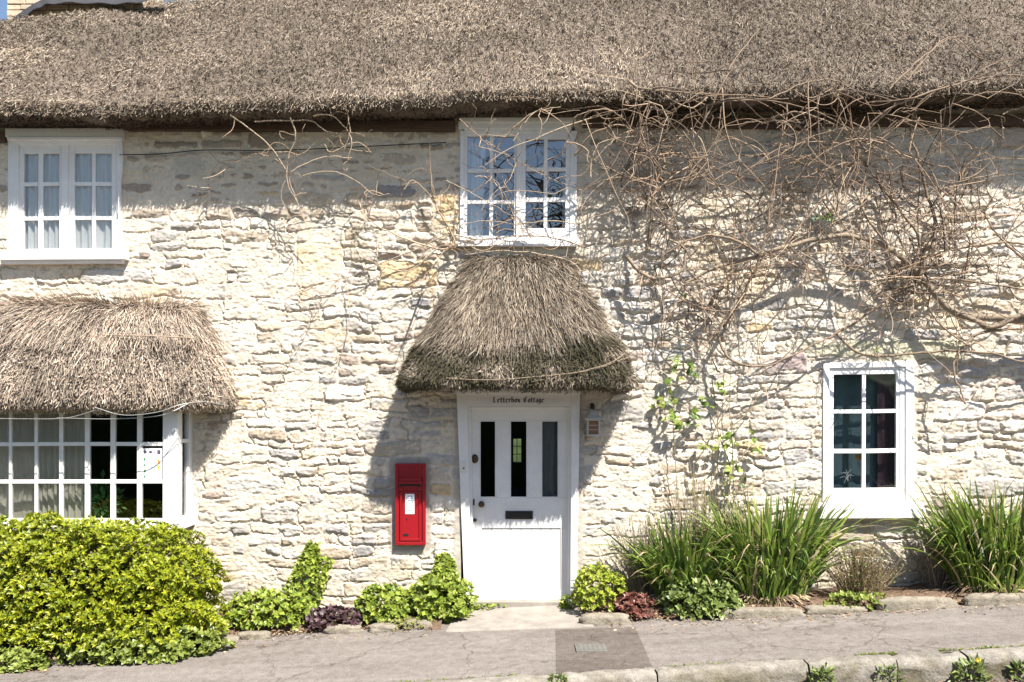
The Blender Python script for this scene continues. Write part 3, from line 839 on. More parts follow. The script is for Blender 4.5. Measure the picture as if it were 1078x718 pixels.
# ------------------------------------------------------------------ chimney at the left end of the ridge
ch = empty('chimney', (0, 0, 0)); ch.parent = cottage
cY = 2.05
w = MB(); rr = random.Random(4)
x0 = P(7, 0, cY)[0]; x1 = P(150, 0, cY)[0]; z = P(0, 45, cY)[2]; ztop = P(0, -75, cY)[2]
w.box((x0 + .03, cY + .03, z), (x1 - .03, cY + .75, ztop))
while z < ztop:
    hh = rr.uniform(.07, .12); x = x0 + rr.uniform(-.01, .01)
    while x < x1 - .06:
        ww = min(rr.uniform(.14, .3), x1 - x); w.box((x + .006, cY - rr.uniform(0, .015), z + .006), (x + ww - .006, cY + .08, z + hh - .006)); x += ww
    y = cY + .08
    while y < cY + .75:
        ww = min(rr.uniform(.14, .3), cY + .76 - y); w.box((x0 - rr.uniform(0, .012), y + .006, z + .006), (x0 + .05, y + ww - .006, z + hh - .006)); y += ww
    z += hh
o = w.build('chimney_stack', mat('chimney_stone', (.46, .37, .27), rough=.9, var=.3, scale=7, fine=.2, bump=.6), ch, .012, .01)
fp = [(8, 29), (14, 23), (28, 13), (42, 5), (54, 1.5), (80, .5), (110, 1.5), (135, 1), (158, -2), (175, -6)]
lo = np.array([P(x, y + 1.2, cY - .16) for x, y in fp]); hi = np.array([P(x, y - 4.5, cY - .02) for x, y in fp])
lo = resample(lo, 40); hi = resample(hi, 40); md = (lo + hi) / 2 + np.array([0, .02, -.02]); lo[:, 2] += .012 * np.sin(np.arange(40) * 1.3)
ring = np.stack([lo + np.array([0, .0, -.014]), lo, md, hi], 1)
I = np.arange(160).reshape(40, 4); Q = np.stack([I[:-1, :-1], I[1:, :-1], I[1:, 1:], I[:-1, 1:]], -1).reshape(-1, 4)
npmesh('lead_flashing', ring.reshape(-1, 3), Q, None, M['lead'], ch, smooth=True)

# ================================================================== THINGS ON AND IN THE WALL
# ------------------------------------------------------------------ wall post box
pb = empty('post_box', P(432, 574, -.05), 'red cast iron post box set into the stone wall beside the door', 'post box')
w = MB(); Y0 = -.05
w.pbox(416, 448, 488, 574, Y0, .02)
for r_ in ((416, 419.2, 488, 574), (444.8, 448, 488, 574), (419.2, 444.8, 570.5, 574), (419.2, 444.8, 488, 490.5)): w.pbox(*r_, Y0 - .016, Y0)
PBB = w.build('body', M['red'], pb, .004)
w = MB(); w.pbox(419.4, 444.6, 507, 509.6, Y0 - .034, Y0 - .001); w.pbox(420.5, 443.5, 503.5, 507, Y0 - .02, Y0 - .001); w.build('slot_hood', M['red'], pb, .004)
w = MB(); w.pbox(420.5, 442.5, 509.8, 511.8, Y0 - .004, Y0 - .0005); w.build('posting_slot', M['black'], pb)
for a_, b_ in ((419.5, 424.5), (439.5, 444.5)): MB().pbox(a_, b_, 513, 517, Y0 - .014, Y0 - .0008).build('bracket', M['red'], pb, .003)
w = MB()
for r_ in ((421, 423, 518, 569.5), (441, 443, 518, 569.5), (423, 441, 518, 519.6), (423, 441, 567, 569.5)): w.pbox(*r_, Y0 - .018, Y0 - .0005)
w.build('door_moulding', M['red'], pb, .003)
w = MB(); w.pbox(423.2, 440.8, 519.8, 566.8, Y0 - .008, Y0 - .0005); PBD = w.build('door', M['red'], pb, .002)
w = MB(); w.pbox(426.6, 436.2, 519.9, 541.2, Y0 - .0125, Y0 - .0085); NP = w.build('notice_plate', M['paper'], pb, .001)
w = MB()
for i, y in enumerate((522, 524.3, 526.2, 528.1, 530, 531.9, 533.8, 536.5)): w.pbox(427.6 + (i % 3) * .3 + (1.5 if i == 0 else 0), 435.2 - (i * 37 % 5) * .35 - (1.5 if i == 0 else 0), y, y + (1.3 if i in (0, 7) else .8), Y0 - .0138, Y0 - .0128)
w.build('print', mat('blue_grey_print', (.3, .38, .47), rough=.7), NP)
w = MB(); w.lathe(P(428.2, 546.5, Y0 - .008), (0, -1, 0), [(0, .008), (.004, .008), (.005, .004)], 12).build('keyhole', M['black'], PBD)
w = MB(); w.pbox(424.6, 430, 562, 564.2, Y0 - .012, Y0 - .0085); w.build('number_slot', M['black'], PBD)
# raised royal cypher: crown between two letters
w = MB()


def stroke(mb, a, b, t, Y0_, Y1_):
    a = P(*a, Y0_); b = P(*b, Y0_); d_ = np.array([b[0] - a[0], b[2] - a[2]]); n_ = np.array([-d_[1], d_[0]]) / (np.linalg.norm(d_) + 1e-9) * t * .5
    mb.prism([(a[0] - n_[0], a[2] - n_[1]), (b[0] - n_[0], b[2] - n_[1]), (b[0] + n_[0], b[2] + n_[1]), (a[0] + n_[0], a[2] + n_[1])], Y0_, Y1_)


for a, b in (((421.5, 495), (424, 501.5)), ((424, 501.5), (426.5, 495)), ((437.5, 495), (437.5, 501.5)), ((437.5, 495), (441.2, 496.3)), ((441.2, 496.3), (437.5, 498.4)), ((438.5, 498.4), (442, 501.5))): stroke(w, a, b, .011, Y0 - .006, Y0 - .0006)
for a, b in (((428.5, 500), (435.5, 500)), ((428.5, 500), (427.8, 496.5)), ((435.5, 500), (436.2, 496.5)), ((427.8, 496.5), (430, 498)), ((430, 498), (432, 494.5)), ((432, 494.5), (434, 498)), ((434, 498), (436.2, 496.5)), ((432, 494.5), (432, 492.5)), ((431.2, 493.2), (432.8, 493.2))): stroke(w, a, b, .008, Y0 - .007, Y0 - .0006)
w.build('cypher', M['red'], PBB, .001)

# ------------------------------------------------------------------ wall lantern
ly = -.12; lc = P(624.5, 457, ly)
la = empty('wall_lantern', lc, 'small weathered lantern with amber panes on the wall right of the door', 'lantern')
lx_, lz_ = lc[0], lc[2]
w = MB()
hw = .060
for sx in (-1, 1):
    for sy in (-1, 1): w.box((lx_ + sx * hw - .006, ly + sy * hw - .006, lz_), (lx_ + sx * hw + .006, ly + sy * hw + .006, lz_ + .14))
w.box((lx_ - hw - .012, ly - hw - .012, lz_ - .016), (lx_ + hw + .012, ly + hw + .012, lz_ - .001)); w.box((lx_ - hw - .01, ly - hw - .01, lz_ + .141), (lx_ + hw + .01, ly + hw + .01, lz_ + .152))
for k in (.045, .09):
    for sy in (-1, 1): w.box((lx_ - hw + .007, ly + sy * hw - .003, lz_ + k), (lx_ + hw - .007, ly + sy * hw + .003, lz_ + k + .006))
    for sx in (-1, 1): w.box((lx_ + sx * hw - .003, ly - hw + .007, lz_ + k), (lx_ + sx * hw + .003, ly + hw - .007, lz_ + k + .006))
w.build('frame', M['lamp'], la, .002)
w = MB(); w.lathe((lx_, ly, lz_ + .1525), (0, 0, 1), [(0, .125), (.012, .12), (.05, .07), (.085, .045), (.10, .02)], 4)
w.build('roof_cap', M['lamp'], la, .004)
w = MB(); w.lathe((lx_, ly, lz_ + .2535), (0, 0, 1), [(0, .012), (.02, .012), (.03, .02), (.05, .012)], 12); w.box((lx_ - .012, ly, lz_ + .285), (lx_ + .012, -.004, lz_ + .305)); w.box((lx_ - .02, -.02, lz_ + .26), (lx_ + .02, .01, lz_ + .32))
w.build('bracket', M['black'], la, .003)
w = MB(); w.box((lx_ - .048, ly - .048, lz_ + .001), (lx_ + .048, ly + .048, lz_ + .138)); w.build('amber_panes', M['amber'], la, .003)

# ------------------------------------------------------------------ poster in the bay
po = empty('poster', P(161, 506, BY + .03), 'white notice with small coloured marks taped inside the bay window pane', 'poster')
w = MB(); w.pbox(149.5, 170.5, 472, 506, BY + .012, BY + .016); w.build('sheet', mat('poster_paper', (.8, .82, .86), rough=.75, var=.03), po)
pY = BY + .0112
cols = {'emblem': ((.09, .06, .12), [(151.5, 154.5, 474.5, 477.5), (157, 160, 474.5, 477.3), (162, 163, 475.5, 477), (165.5, 169, 473.8, 478.3)]),
        'text_line': ((.35, .4, .5), [(156, 167, 481.5, 482.2), (155, 166, 484, 484.7), (156.5, 165, 486.3, 487), (155, 165.5, 489, 489.7), (155.5, 164, 491.5, 492.2)]),
        'green_mark': ((.06, .2, .1), [(151, 153.2, 482, 485), (151, 152.8, 488.5, 491), (151.5, 153.6, 494.5, 497.5), (151, 153, 500.5, 503)]),
        'orange_mark': ((.7, .3, .08), [(165.8, 168.4, 483.5, 488.5)]), 'lime_mark': ((.4, .5, .05), [(165.6, 167.6, 489.5, 494.5)])}
for nm, (cc, rs) in cols.items():
    w = MB()
    mm_ = mat('poster_' + nm, cc, rough=.7, var=.05)
    for r_ in rs: MB().pbox(*r_, pY, pY + .0006).build(nm, mm_, po)


# ------------------------------------------------------------------ curtains and things indoors
def curtain(name, x0, x1, y0, y1, Y, m, label, folds=6, amp=.02, slant=0):
    a = P(x0, y0, Y); b = P(x1, y1, Y); nx, nz = 60, 24
    u = np.linspace(0, 1, nx)[:, None]; t = np.linspace(0, 1, nz)[None, :]
    X = a[0] + (b[0] - a[0]) * (u * (1 + slant * t)); Z = a[2] + (b[2] - a[2]) * t + 0 * u
    Yy = Y + amp * np.sin(u * folds * 2 * PI + 1.5 * fbm(u * 3 + x0, t * 1.2, 2, 2)) * (.5 + .5 * t) + .01 * fbm(u * 7, t * 3, 1, 2)
    I = np.arange(nx * nz).reshape(nx, nz); Q = np.stack([I[:-1, :-1], I[1:, :-1], I[1:, 1:], I[:-1, 1:]], -1).reshape(-1, 4)
    o = npmesh(name, np.stack([X, Yy, Z], -1).reshape(-1, 3), Q, None, m, None, smooth=True)
    return tag(o, label, 'curtain')


curtain('net_curtain', 18, 68, 150, 268, .055, M['net'], 'white net curtain behind the left light of the far left upper window', 7)
curtain('net_curtain', 72, 122, 150, 268, .055, M['net'], 'white net curtain behind the right light of the far left upper window', 6)
curtain('net_curtain', 486, 512, 140, 262, .14, M['net'], 'white curtain gathered at the left edge of the window above the door', 4, .02, -.15)
curtain('net_curtain', 592, 606, 150, 262, .14, M['net'], 'narrow white curtain at the right edge of the window above the door', 3)
curtain('beige_curtain', -42, 11, 420, 560, BY + .20, M['beige'], 'beige curtain at the far left end of the bay window', 5)
curtain('beige_curtain', 12, 40, 420, 560, BY + .18, mat('flat_beige_blind', (.62, .57, .47), rough=.9, var=.08, transl=.2), 'flat beige blind hanging in the bay between two curtains', 1, .006)
curtain('beige_curtain', 40, 90, 420, 560, BY + .16, M['beige'], 'pleated cream curtain drawn halfway along the bay window', 7, .025)
curtain('grey_curtain', 566, 592, 436, 530, .17, mat('grey_curtain_cloth', (.16, .165, .17), rough=.9, var=.1), 'dim grey curtain behind the right hand pane of the door', 3, .015)
curtain('plum_curtain', 924, 952, 384, 530, .12, mat('plum_curtain_cloth', (.10, .05, .075), rough=.9, var=.15), 'dark plum curtain at the right side of the lower right window', 3, .015)
curtain('added_reflection_blind', 868, 930, 384, 530, .2, mat('blue_grey_sky_reflection', (.12, .185, .215), rough=.9, var=.25, scale=5), 'added blue grey blind standing in for sky reflected in the lower right window', 2, .008)  # added blind; its blue grey stands in for sky reflected in the panes
# ------------------------------------------------------------------ foliage builders


def shoots(n, centre, rad, lower=-.15, jag=.12, seedk=1, shape=2.4, lobes=1.6):
    """points and outward directions on and just inside a lumpy dome"""
    d = unit(R.normal(size=(n * 3, 3))); d = d[d[:, 2] > lower][:n]
    rad = np.array(rad); e = np.abs(d) ** shape
    k = 1 / (e.sum(1) ** (1 / shape))
    lump = 1 + jag * fbm(d[:, 0] * lobes * 2 + 10, d[:, 2] * lobes * 2 + d[:, 1] * lobes + seedk * 3, seedk, 3)
    depth = 1 - .28 * R.rand(len(d)) ** 2.2
    p = d * (k * lump * depth)[:, None] * rad
    return p + np.array(centre), unit(d / rad * rad.mean()), depth


def shrub(name, label, cat, base, centre, rad, n, per, ln, wd, cols, wts, spread=.8, lower=-.15, jag=.14, seedk=1, group=None, stems=14, droop=.15, shape=2.4, lobes=1.6, clipY=-.03, matl=None, extra=None):
    root = empty(name, base, label, cat, group)
    p, d, dep = shoots(n, centre, rad, lower, jag, seedk, shape, lobes)
    if extra is not None:
        ep, ed = extra; p = np.vstack([p, ep]); d = np.vstack([d, ed]); dep = np.r_[dep, np.ones(len(ep))]
    k = (p[:, 1] < clipY) & (p[:, 2] > g(p[:, 0], p[:, 1]) + .01); p, d, dep = p[k], d[k], dep[k]
    m_ = len(p)
    ax = unit(d + np.array([0, -.15, .55]) + R.normal(size=(m_, 3)) * .35)
    ref = unit(np.cross(ax, R.normal(size=(m_, 3)))); r2 = np.cross(ax, ref)
    PP, DD, NN = [], [], []
    for j in range(per):
        a = 2 * PI * j / per + R.rand(m_) * .8
        ra = ref * np.cos(a)[:, None] + r2 * np.sin(a)[:, None]
        sp_ = spread * (.6 + .6 * R.rand(m_))[:, None]
        dd = unit(ax + ra * sp_ * 1.3); PP.append(p + ax * (R.rand(m_) * ln * .3)[:, None]); DD.append(dd); NN.append(unit(ax * 1.2 - ra * .4 + np.array([0, -.1, .3])))
    PP, DD, NN = np.vstack(PP), np.vstack(DD), np.vstack(NN)
    L_ = ln * (.65 + .7 * R.rand(len(PP)))
    v, t = leaf_mesh(PP, DD, NN, L_, L_ * wd / ln, droop)
    c = colvar(len(PP), cols, wts, .22)
    npmesh('foliage', v, None, t, matl or M['leaf'], root, np.repeat(c, 5, 0))
    # twigs from the base into the crown
    i = R.choice(m_, stems); e = p[i] - d[i] * .05
    b = np.array(base)[None, :] + (e - np.array(base)) * np.array([.45, .45, 0]) * .6
    b[:, 2] = g(b[:, 0], b[:, 1])
    mid = (b + e) / 2 + R.normal(size=(stems, 3)) * .03
    tp_ = np.stack([resample(np.stack([b[j], mid[j], e[j]]), 7) for j in range(stems)])
    v, q = tubes(tp_, np.linspace(.011, .004, 7)[None, :] * np.ones((stems, 1)) * min(1, max(rad) * 1.6))
    npmesh('stem', v, q, None, M['bark'], root, np.tile((.2, .15, .1), (len(v), 1)))
    return root


# house plant in the bay
hp = empty('house_plant', P(107, 552, -.12), 'green potted plant on the sill inside the bay window', 'plant')
n = 260; c0 = P(107, 527, -.12)
pp = c0 + R.normal(size=(n, 3)) * np.array([.07, .05, .09]); dd = unit(pp - c0 + np.array([0, 0, .02])); L_ = R.uniform(.06, .12, n)
v, t = leaf_mesh(pp, dd, unit(R.normal(size=(n, 3)) + np.array([0, -.6, .8])), L_, L_ * .45); npmesh('foliage', v, None, t, M['leaf'], hp, np.repeat(colvar(n, [(.06, .16, .05), (.09, .22, .06)], [.5, .5]), 5, 0))
w = MB(); pz = P(107, 552, -.12); w.lathe((pz[0], -.12, pz[2] - .06), (0, 0, 1), [(0, .06), (.10, .08), (.105, .088), (.125, .088)], 20).build('pot', M['terracotta'], hp, smooth=False)

# glass ornament hung in the lower right window
orn = empty('window_ornament', P(895, 505, .03), 'spidery white star and orange leaf stuck inside the lower right pane', 'ornament')
tp_ = []
oc = P(892, 501, .03)
for i in range(11):
    a = i * 2.4; L0 = .05 + .05 * R.rand(); e = oc + np.array([math.cos(a) * L0 * .8, 0, math.sin(a) * L0]); s_ = oc + R.normal(size=3) * np.array([.02, 0, .02])
    tp_.append(resample(np.stack([s_, (s_ + e) / 2 + R.normal(size=3) * np.array([.015, 0, .015]), e]), 6))
v, q = tubes(np.array(tp_), np.full((len(tp_), 6), .0022)); npmesh('white_star', v, q, None, M['paper'], orn)
v, t = leaf_mesh(np.array([P(905, 476, .032), P(906, 478, .032)]), np.array([[-.2, 0, -1], [.5, 0, -.8]]), np.array([[0, -1., 0], [0, -1, 0]]), np.array([.11, .07]), np.array([.07, .04])); npmesh('orange_leaf', v, None, t, M['leaf'], orn, np.tile((.5, .28, .06), (len(v), 1)))

# cable along the wall under the eave
tp_ = np.array([resample(np.array([P(126, 163, -.05), P(170, 162, -.055), P(216, 158, -.05), P(300, 158, -.05), P(470, 150, -.05)]), 40)])
v, q = tubes(tp_, np.full((1, 40), .006)); tag(npmesh('cable', v, q, None, M['black'], None), 'thin black cable clipped along the stones under the eave', 'cable')
tp_ = np.array([resample(np.array([P(128, 147, -.05), P(128.5, 175, -.05), P(125.5, 200, -.05), P(124.5, 225, -.045)]), 20)])
v, q = tubes(tp_, np.full((1, 20), .007)); tag(npmesh('cable', v, q, None, M['white'], None), 'short white cable running down beside the far left upper window', 'cable')

# ================================================================== GROUND
KY = -2.12


def ksh(X): return -.05 * (4.1 - np.clip(X, -12, 12))



def strip(name, xs, ys, m, dz=0., kind='structure', f=None, label=None):
    X, Y = np.meshgrid(xs, ys, indexing='ij'); Y = Y + np.where(np.abs(Y - KY) < .14, ksh(X), 0); Z = (f or g)(X, Y) + dz
    I = np.arange(X.size).reshape(X.shape); Q = np.stack([I[:-1, :-1], I[1:, :-1], I[1:, 1:], I[:-1, 1:]], -1).reshape(-1, 4)
    return tag(npmesh(name, np.stack([X, Y, Z], -1).reshape(-1, 3), Q, None, m), label, None, None, kind)


def groundz(X, Y): return .042 * np.clip(X, -30, 30) + .015 * Y


strip('ground', np.array([-260, -30, 30, 260.]), np.array([-15.4, -17, -30, -120, -400.][::-1]), M['grass'], -.2, f=lambda X, Y: .042 * np.clip(X, -30, 30) - .03 + .0 * Y)
strip('back_garden', np.array([-260, -30, 30, 260.]), np.array([.0, 4.0, 60, 400.]), M['grass'], -.35, f=lambda X, Y: .042 * np.clip(X, -30, 30) + 0 * Y)
strip('road', np.linspace(-30, 30, 61), np.array([-15.5, -9, -6, KY - .02]), M['road'], -.19)
strip('pavement', np.linspace(-30, 30, 61), np.array([KY + .13, -1.4, -.7, .0]), M['tarmac'])


def kerb():
    xs = -30.; rr = random.Random(3); V = []; Q = []; C = []
    edges = [-30, -6.2, -5.4]
    joints = [P(250, 712, KY)[0], P(420, 712, KY)[0], P(590, 712, KY)[0], P(689, 705, KY)[0], P(848, 705, KY)[0], P(942, 695, KY)[0], P(1018, 690, KY)[0], P(1130, 690, KY)[0], P(1260, 690, KY)[0], 30]
    edges += joints
    tone = np.array([.215, .197, .17])
    for a, b in zip(edges[:-1], edges[1:]):
        nx = max(4, int((b - a) / .03)) if b - a < 3 else 40
        x = np.linspace(a + .007, b - .007, nx)
        y0 = KY + rr.uniform(-.012, .012); dzt = rr.uniform(-.006, .012)
        prof = [(.16, -.02), (.155, .006), (.13, .012), (.05, .012), (.022, .004), (.006, -.018), (-.004, -.045), (-.008, -.08), (-.004, -.115), (-.006, -.15), (0, -.21)]
        G = np.zeros((nx, len(prof), 3))
        end = np.minimum(np.abs(x - a), np.abs(b - x)); er = np.where(end < .03, .012 * (1 - end / .03) ** 2, 0)
        for k, (dy, dz) in enumerate(prof):
            n_ = .013 * fbm(x * 9, x * 0 + k * .9 + a, 2, 4) + .010 * fbm(x * 2.5, x * 0 + k * .4, 3, 2)
            G[:, k, 0] = x; G[:, k, 1] = y0 + dy + n_ + er + ksh(x); G[:, k, 2] = g(x, KY + ksh(x)) + dz + dzt + n_ - er
        I = np.arange(nx * len(prof)).reshape(nx, -1) + sum(len(q_) for q_ in V)
        Q.append(np.stack([I[:-1, :-1], I[:-1, 1:], I[1:, 1:], I[1:, :-1]], -1).reshape(-1, 4)); V.append(G.reshape(-1, 3))
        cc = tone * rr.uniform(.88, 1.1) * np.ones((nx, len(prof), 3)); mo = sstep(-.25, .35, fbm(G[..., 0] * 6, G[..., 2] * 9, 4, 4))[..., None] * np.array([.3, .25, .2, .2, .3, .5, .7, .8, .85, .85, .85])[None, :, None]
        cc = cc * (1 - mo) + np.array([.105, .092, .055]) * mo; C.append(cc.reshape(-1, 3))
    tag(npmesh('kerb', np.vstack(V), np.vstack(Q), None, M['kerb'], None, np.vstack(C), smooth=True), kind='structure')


kerb()
# darker reinstatement patch and its iron cover
pv = []
for x, y in ((585, 663), (669, 661), (688, 705), (586, 712)):
    lo_, hi_ = -2.5, 0.
    for _ in range(40):
        mid_ = (lo_ + hi_) / 2; s_ = (D + mid_) / F; X_ = (x - 539) * s_; yy = HY + (H - g(X_, mid_)) / s_
        if yy > y: lo_ = mid_
        else: hi_ = mid_
    pv.append((X_, max(mid_, KY + .165 + ksh(X_)), g(X_, max(mid_, KY + .165 + ksh(X_))) + .004))
tag(npmesh('tarmac_patch', pv, [(0, 3, 2, 1)], None, M['patch']), kind='structure')
cvr = empty('utility_cover', ground_at(622, -1.55), 'small grey iron cover set in the dark tarmac patch', 'access cover')
c_ = ground_at(622, -1.52)
w = MB(); n0 = 0
for (x0, x1, y0, y1, dz) in ((-.145, .145, -.115, .115, .012),):
    for X_ in (x0, x1):
        for Y_ in (y0, y1): pass
w.box((c_[0] - .135, c_[1] - .11, c_[2] - .03), (c_[0] + .135, c_[1] + .11, c_[2] + .014))
o = w.build('frame', M['cover'], cvr, .003)
w = MB(); w.box((c_[0] - .12, c_[1] - .095, c_[2] + .0145), (c_[0] + .12, c_[1] + .095, c_[2] + .018))
for i in range(6):
    for j in range(5): w.box((c_[0] - .11 + i * .04, c_[1] - .085 + j * .036, c_[2] + .0183), (c_[0] - .09 + i * .04, c_[1] - .068 + j * .036, c_[2] + .0215))
w.build('lid', M['cover'], cvr, .001)

# doorstep slab
w = MB()
sl = [ground_at(468, -.82), ground_at(626, -.86), ground_at(610, -.03), ground_at(482, -.03)]
nn = len(w.v)
w.v += [(p[0], p[1], p[2] + .022) for p in sl] + [(p[0], p[1], p[2] - .1) for p in sl]; w.f += [(0, 1, 2, 3), (7, 6, 5, 4)] + [(i, 4 + i, 4 + (i + 1) % 4, (i + 1) % 4) for i in range(4)]
tag(w.build('doorstep', M['step'], None, .015, .012), 'worn pale stone slab in front of the white door', 'doorstep')

# flower beds
EX = np.array([-30, -6.5, -4.5, -3.6, -2.75, -1.5, -.75]); EY = np.array([-1.7, -1.65, -1.46, -1.12, -.82, -.63, -.76])


def bed(name, xs, edge, label):
    t = np.linspace(0, 1, 26); X = xs[:, None] * np.ones(26); E = edge(xs) + .03 * fbm(xs * 4, xs * 0 + 1, 2, 3)
    Y = E[:, None] * (1 - t)[None, :] - .005
    Z = g(X, Y) - .02 + .095 * sstep(0, .35, t)[None, :] + .03 * fbm(X * 7, Y * 7, 3, 4) * sstep(0, .1, t)[None, :]
    I = np.arange(X.size).reshape(X.shape); Q = np.stack([I[:-1, :-1], I[1:, :-1], I[1:, 1:], I[:-1, 1:]], -1).reshape(-1, 4)
    return tag(npmesh(name, np.stack([X, Y, Z], -1).reshape(-1, 3), Q, None, M['soil'], None, smooth=True), label, None, None, 'structure')


edL = lambda x: np.interp(x, EX, EY)
edR = lambda x: np.interp(x, [.7, 1., 3, 5, 8, 30], [-.74, -.74, -.70, -.62, -.6, -.6])
bed('flower_bed', np.arange(-7.5, -.66, .03), edL, None); bed('flower_bed', np.arange(.72, 7.5, .03), edR, None)

# litter of dead leaves and stalks along the bed edges and gutter
n = 3800
X = np.r_[R.uniform(-5.5, -.75, 1300), R.uniform(.8, 5.6, 1900), R.uniform(1.5, 5, 600)]
E = np.where(X < 0, edL(X), edR(X)); Y = E + np.abs(R.normal(size=n)) * .12 * np.where(R.rand(n) < .75, 1, -1.2); Z = g(X, Y) + np.where(Y > E, .03 + .06 * sstep(0, .3, Y - E), .006)
gut = np.arange(n) >= 3200; Y[gut] = KY + ksh(X[gut]) - .02 - np.abs(R.normal(size=600)) * .12; Z[gut] = g(X[gut], Y[gut]) - .18
d = R.normal(size=(n, 3)) * np.array([1, 1, .25]); L_ = R.uniform(.015, .055, n)
v, t = leaf_mesh(np.stack([X, Y, Z], 1), d, np.tile((0, -.2, 1.), (n, 1)) + R.normal(size=(n, 3)) * .3, L_, L_ * R.uniform(.15, .6, n))
tag(npmesh('leaf_litter', v, None, t, M['litter'], None, np.repeat(colvar(n, [(.22, .14, .08), (.32, .24, .15), (.14, .10, .07), (.38, .30, .2), (.25, .13, .08)], [.3, .25, .2, .15, .1]), 5, 0)), kind='stuff')


def rock(name, c, r, seed, label, m=None, group=None):
    n_ = 18; u = np.linspace(0, PI, n_)[:, None]; t = np.linspace(0, 2 * PI, 2 * n_, endpoint=False)[None, :]
    d = np.stack([np.sin(u) * np.cos(t), np.sin(u) * np.sin(t), np.cos(u) * np.ones_like(t)], -1)
    e = np.abs(d) ** 4; k = 1 / e.sum(-1) ** .25
    nz = 1 + .16 * fbm(d[..., 0] * 2 + seed * 3, d[..., 2] * 2 + d[..., 1] * 2, seed, 4)
    p = d * (k * nz)[..., None] * np.array(r) + np.array(c)
    I = np.arange(n_ * 2 * n_).reshape(n_, -1); J = np.roll(I, -1, 1)
    Q = np.stack([I[:-1], I[1:], J[1:], J[:-1]], -1).reshape(-1, 4)
    return tag(npmesh(name, p.reshape(-1, 3), Q, None, m or M['edging'], None, smooth=True), label, 'stone', group)


def rk(x, Y, rx, ry, rz, seed, label, up=.02):
    c = ground_at(x, Y); rock('edging_stone', (c[0], c[1], c[2] + up), (rx, ry, rz), seed, label, None, 'rough stones edging the flower beds')


rk(637, -.74, .24, .07, .075, 1, 'flat edging stone in front of the red leaved plant')
rk(800, -.72, .42, .06, .065, 2, 'low edging stone in front of the middle strap leaf clump')
rk(880, -.70, .30, .05, .05, 3, 'small edging stone beneath the dry brown plant')
rk(966, -.66, .38, .06, .085, 4, 'long edging stone below the lower right window')
rk(1062, -.62, .45, .06, .075, 5, 'edging stone in front of the far right strap leaf clump')
rk(362, -.66, .18, .06, .05, 6, 'pale edging stone in front of the purple leaved plant')
rk(404, -.66, .14, .07, .05, 7, 'whitish edging stone left of the mossy corner')
rk(440, -.60, .15, .08, .055, 1, 'mossy edging stone at the foot of the tall nettle like plant')
rk(268, -.74, .16, .06, .045, 2, 'buried edging stone below the left leafy green shrub')
rk(236, -.86, .14, .07, .05, 3, 'edging stone at the right end of the clipped hedge')

# ================================================================== PLANTS
YG = [(.22, .27, .012), (.31, .33, .015), (.12, .17, .012), (.45, .44, .05)]
# clipped evergreen hedge under the bay
hb = ground_at(80, -.95)
hd = shrub('evergreen_shrub', 'large rounded yellow green evergreen shrub under the bay window', 'shrub', hb, P(74, 640, -.92) + np.array([-.12, 0, -.05]), (1.50, .50, .86), 10500, 6, .042, .0165, YG, [.4, .3, .2, .1], spread=.9, lower=-.2, jag=.16, seedk=2, stems=40, droop=.1, shape=3.0, lobes=3.0)
# dark inner mass so that the crown does not show daylight: short leafless shoots inside
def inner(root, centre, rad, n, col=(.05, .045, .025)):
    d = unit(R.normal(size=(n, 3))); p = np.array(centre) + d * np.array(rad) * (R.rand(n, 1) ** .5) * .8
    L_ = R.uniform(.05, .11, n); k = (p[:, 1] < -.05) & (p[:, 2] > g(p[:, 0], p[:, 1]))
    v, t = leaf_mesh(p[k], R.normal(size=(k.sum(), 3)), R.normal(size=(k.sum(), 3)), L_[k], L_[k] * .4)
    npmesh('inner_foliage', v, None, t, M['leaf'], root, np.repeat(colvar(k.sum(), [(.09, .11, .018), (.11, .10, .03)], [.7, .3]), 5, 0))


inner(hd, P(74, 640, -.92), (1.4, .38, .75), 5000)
GC = [(.21, .26, .05), (.28, .33, .07), (.12, .16, .03)]
shrub('ground_cover', 'low fresh green mint like plants spilling out below the yellow green shrub', 'plant', ground_at(150, -1.2), ground_at(150, -1.12) + np.array([0, 0, .03]), (.70, .30, .26), 1300, 5, .045, .032, GC, [.4, .35, .25], jag=.25, seedk=3, stems=20, lobes=4)
shrub('ground_cover', 'small patch of green weeds at the left foot of the yellow green shrub', 'plant', ground_at(20, -1.42), ground_at(20, -1.42) + np.array([0, 0, .0]), (.25, .09, .16), 200, 5, .045, .03, GC, [.4, .35, .25], jag=.25, seedk=4, stems=8, lobes=4)
LB = [(.21, .28, .035), (.29, .35, .05), (.13, .19, .025), (.36, .40, .09)]
# leafy plants left of the door


def column(c0, c1, r0, r1, n):
    t = R.rand(n); c = c0 + (c1 - c0) * t[:, None]; d = unit(R.normal(size=(n, 3)) * np.array([1, .7, .6])); d[:, 1] = -np.abs(d[:, 1])
    return c + d * (r0 + (r1 - r0) * t)[:, None], d


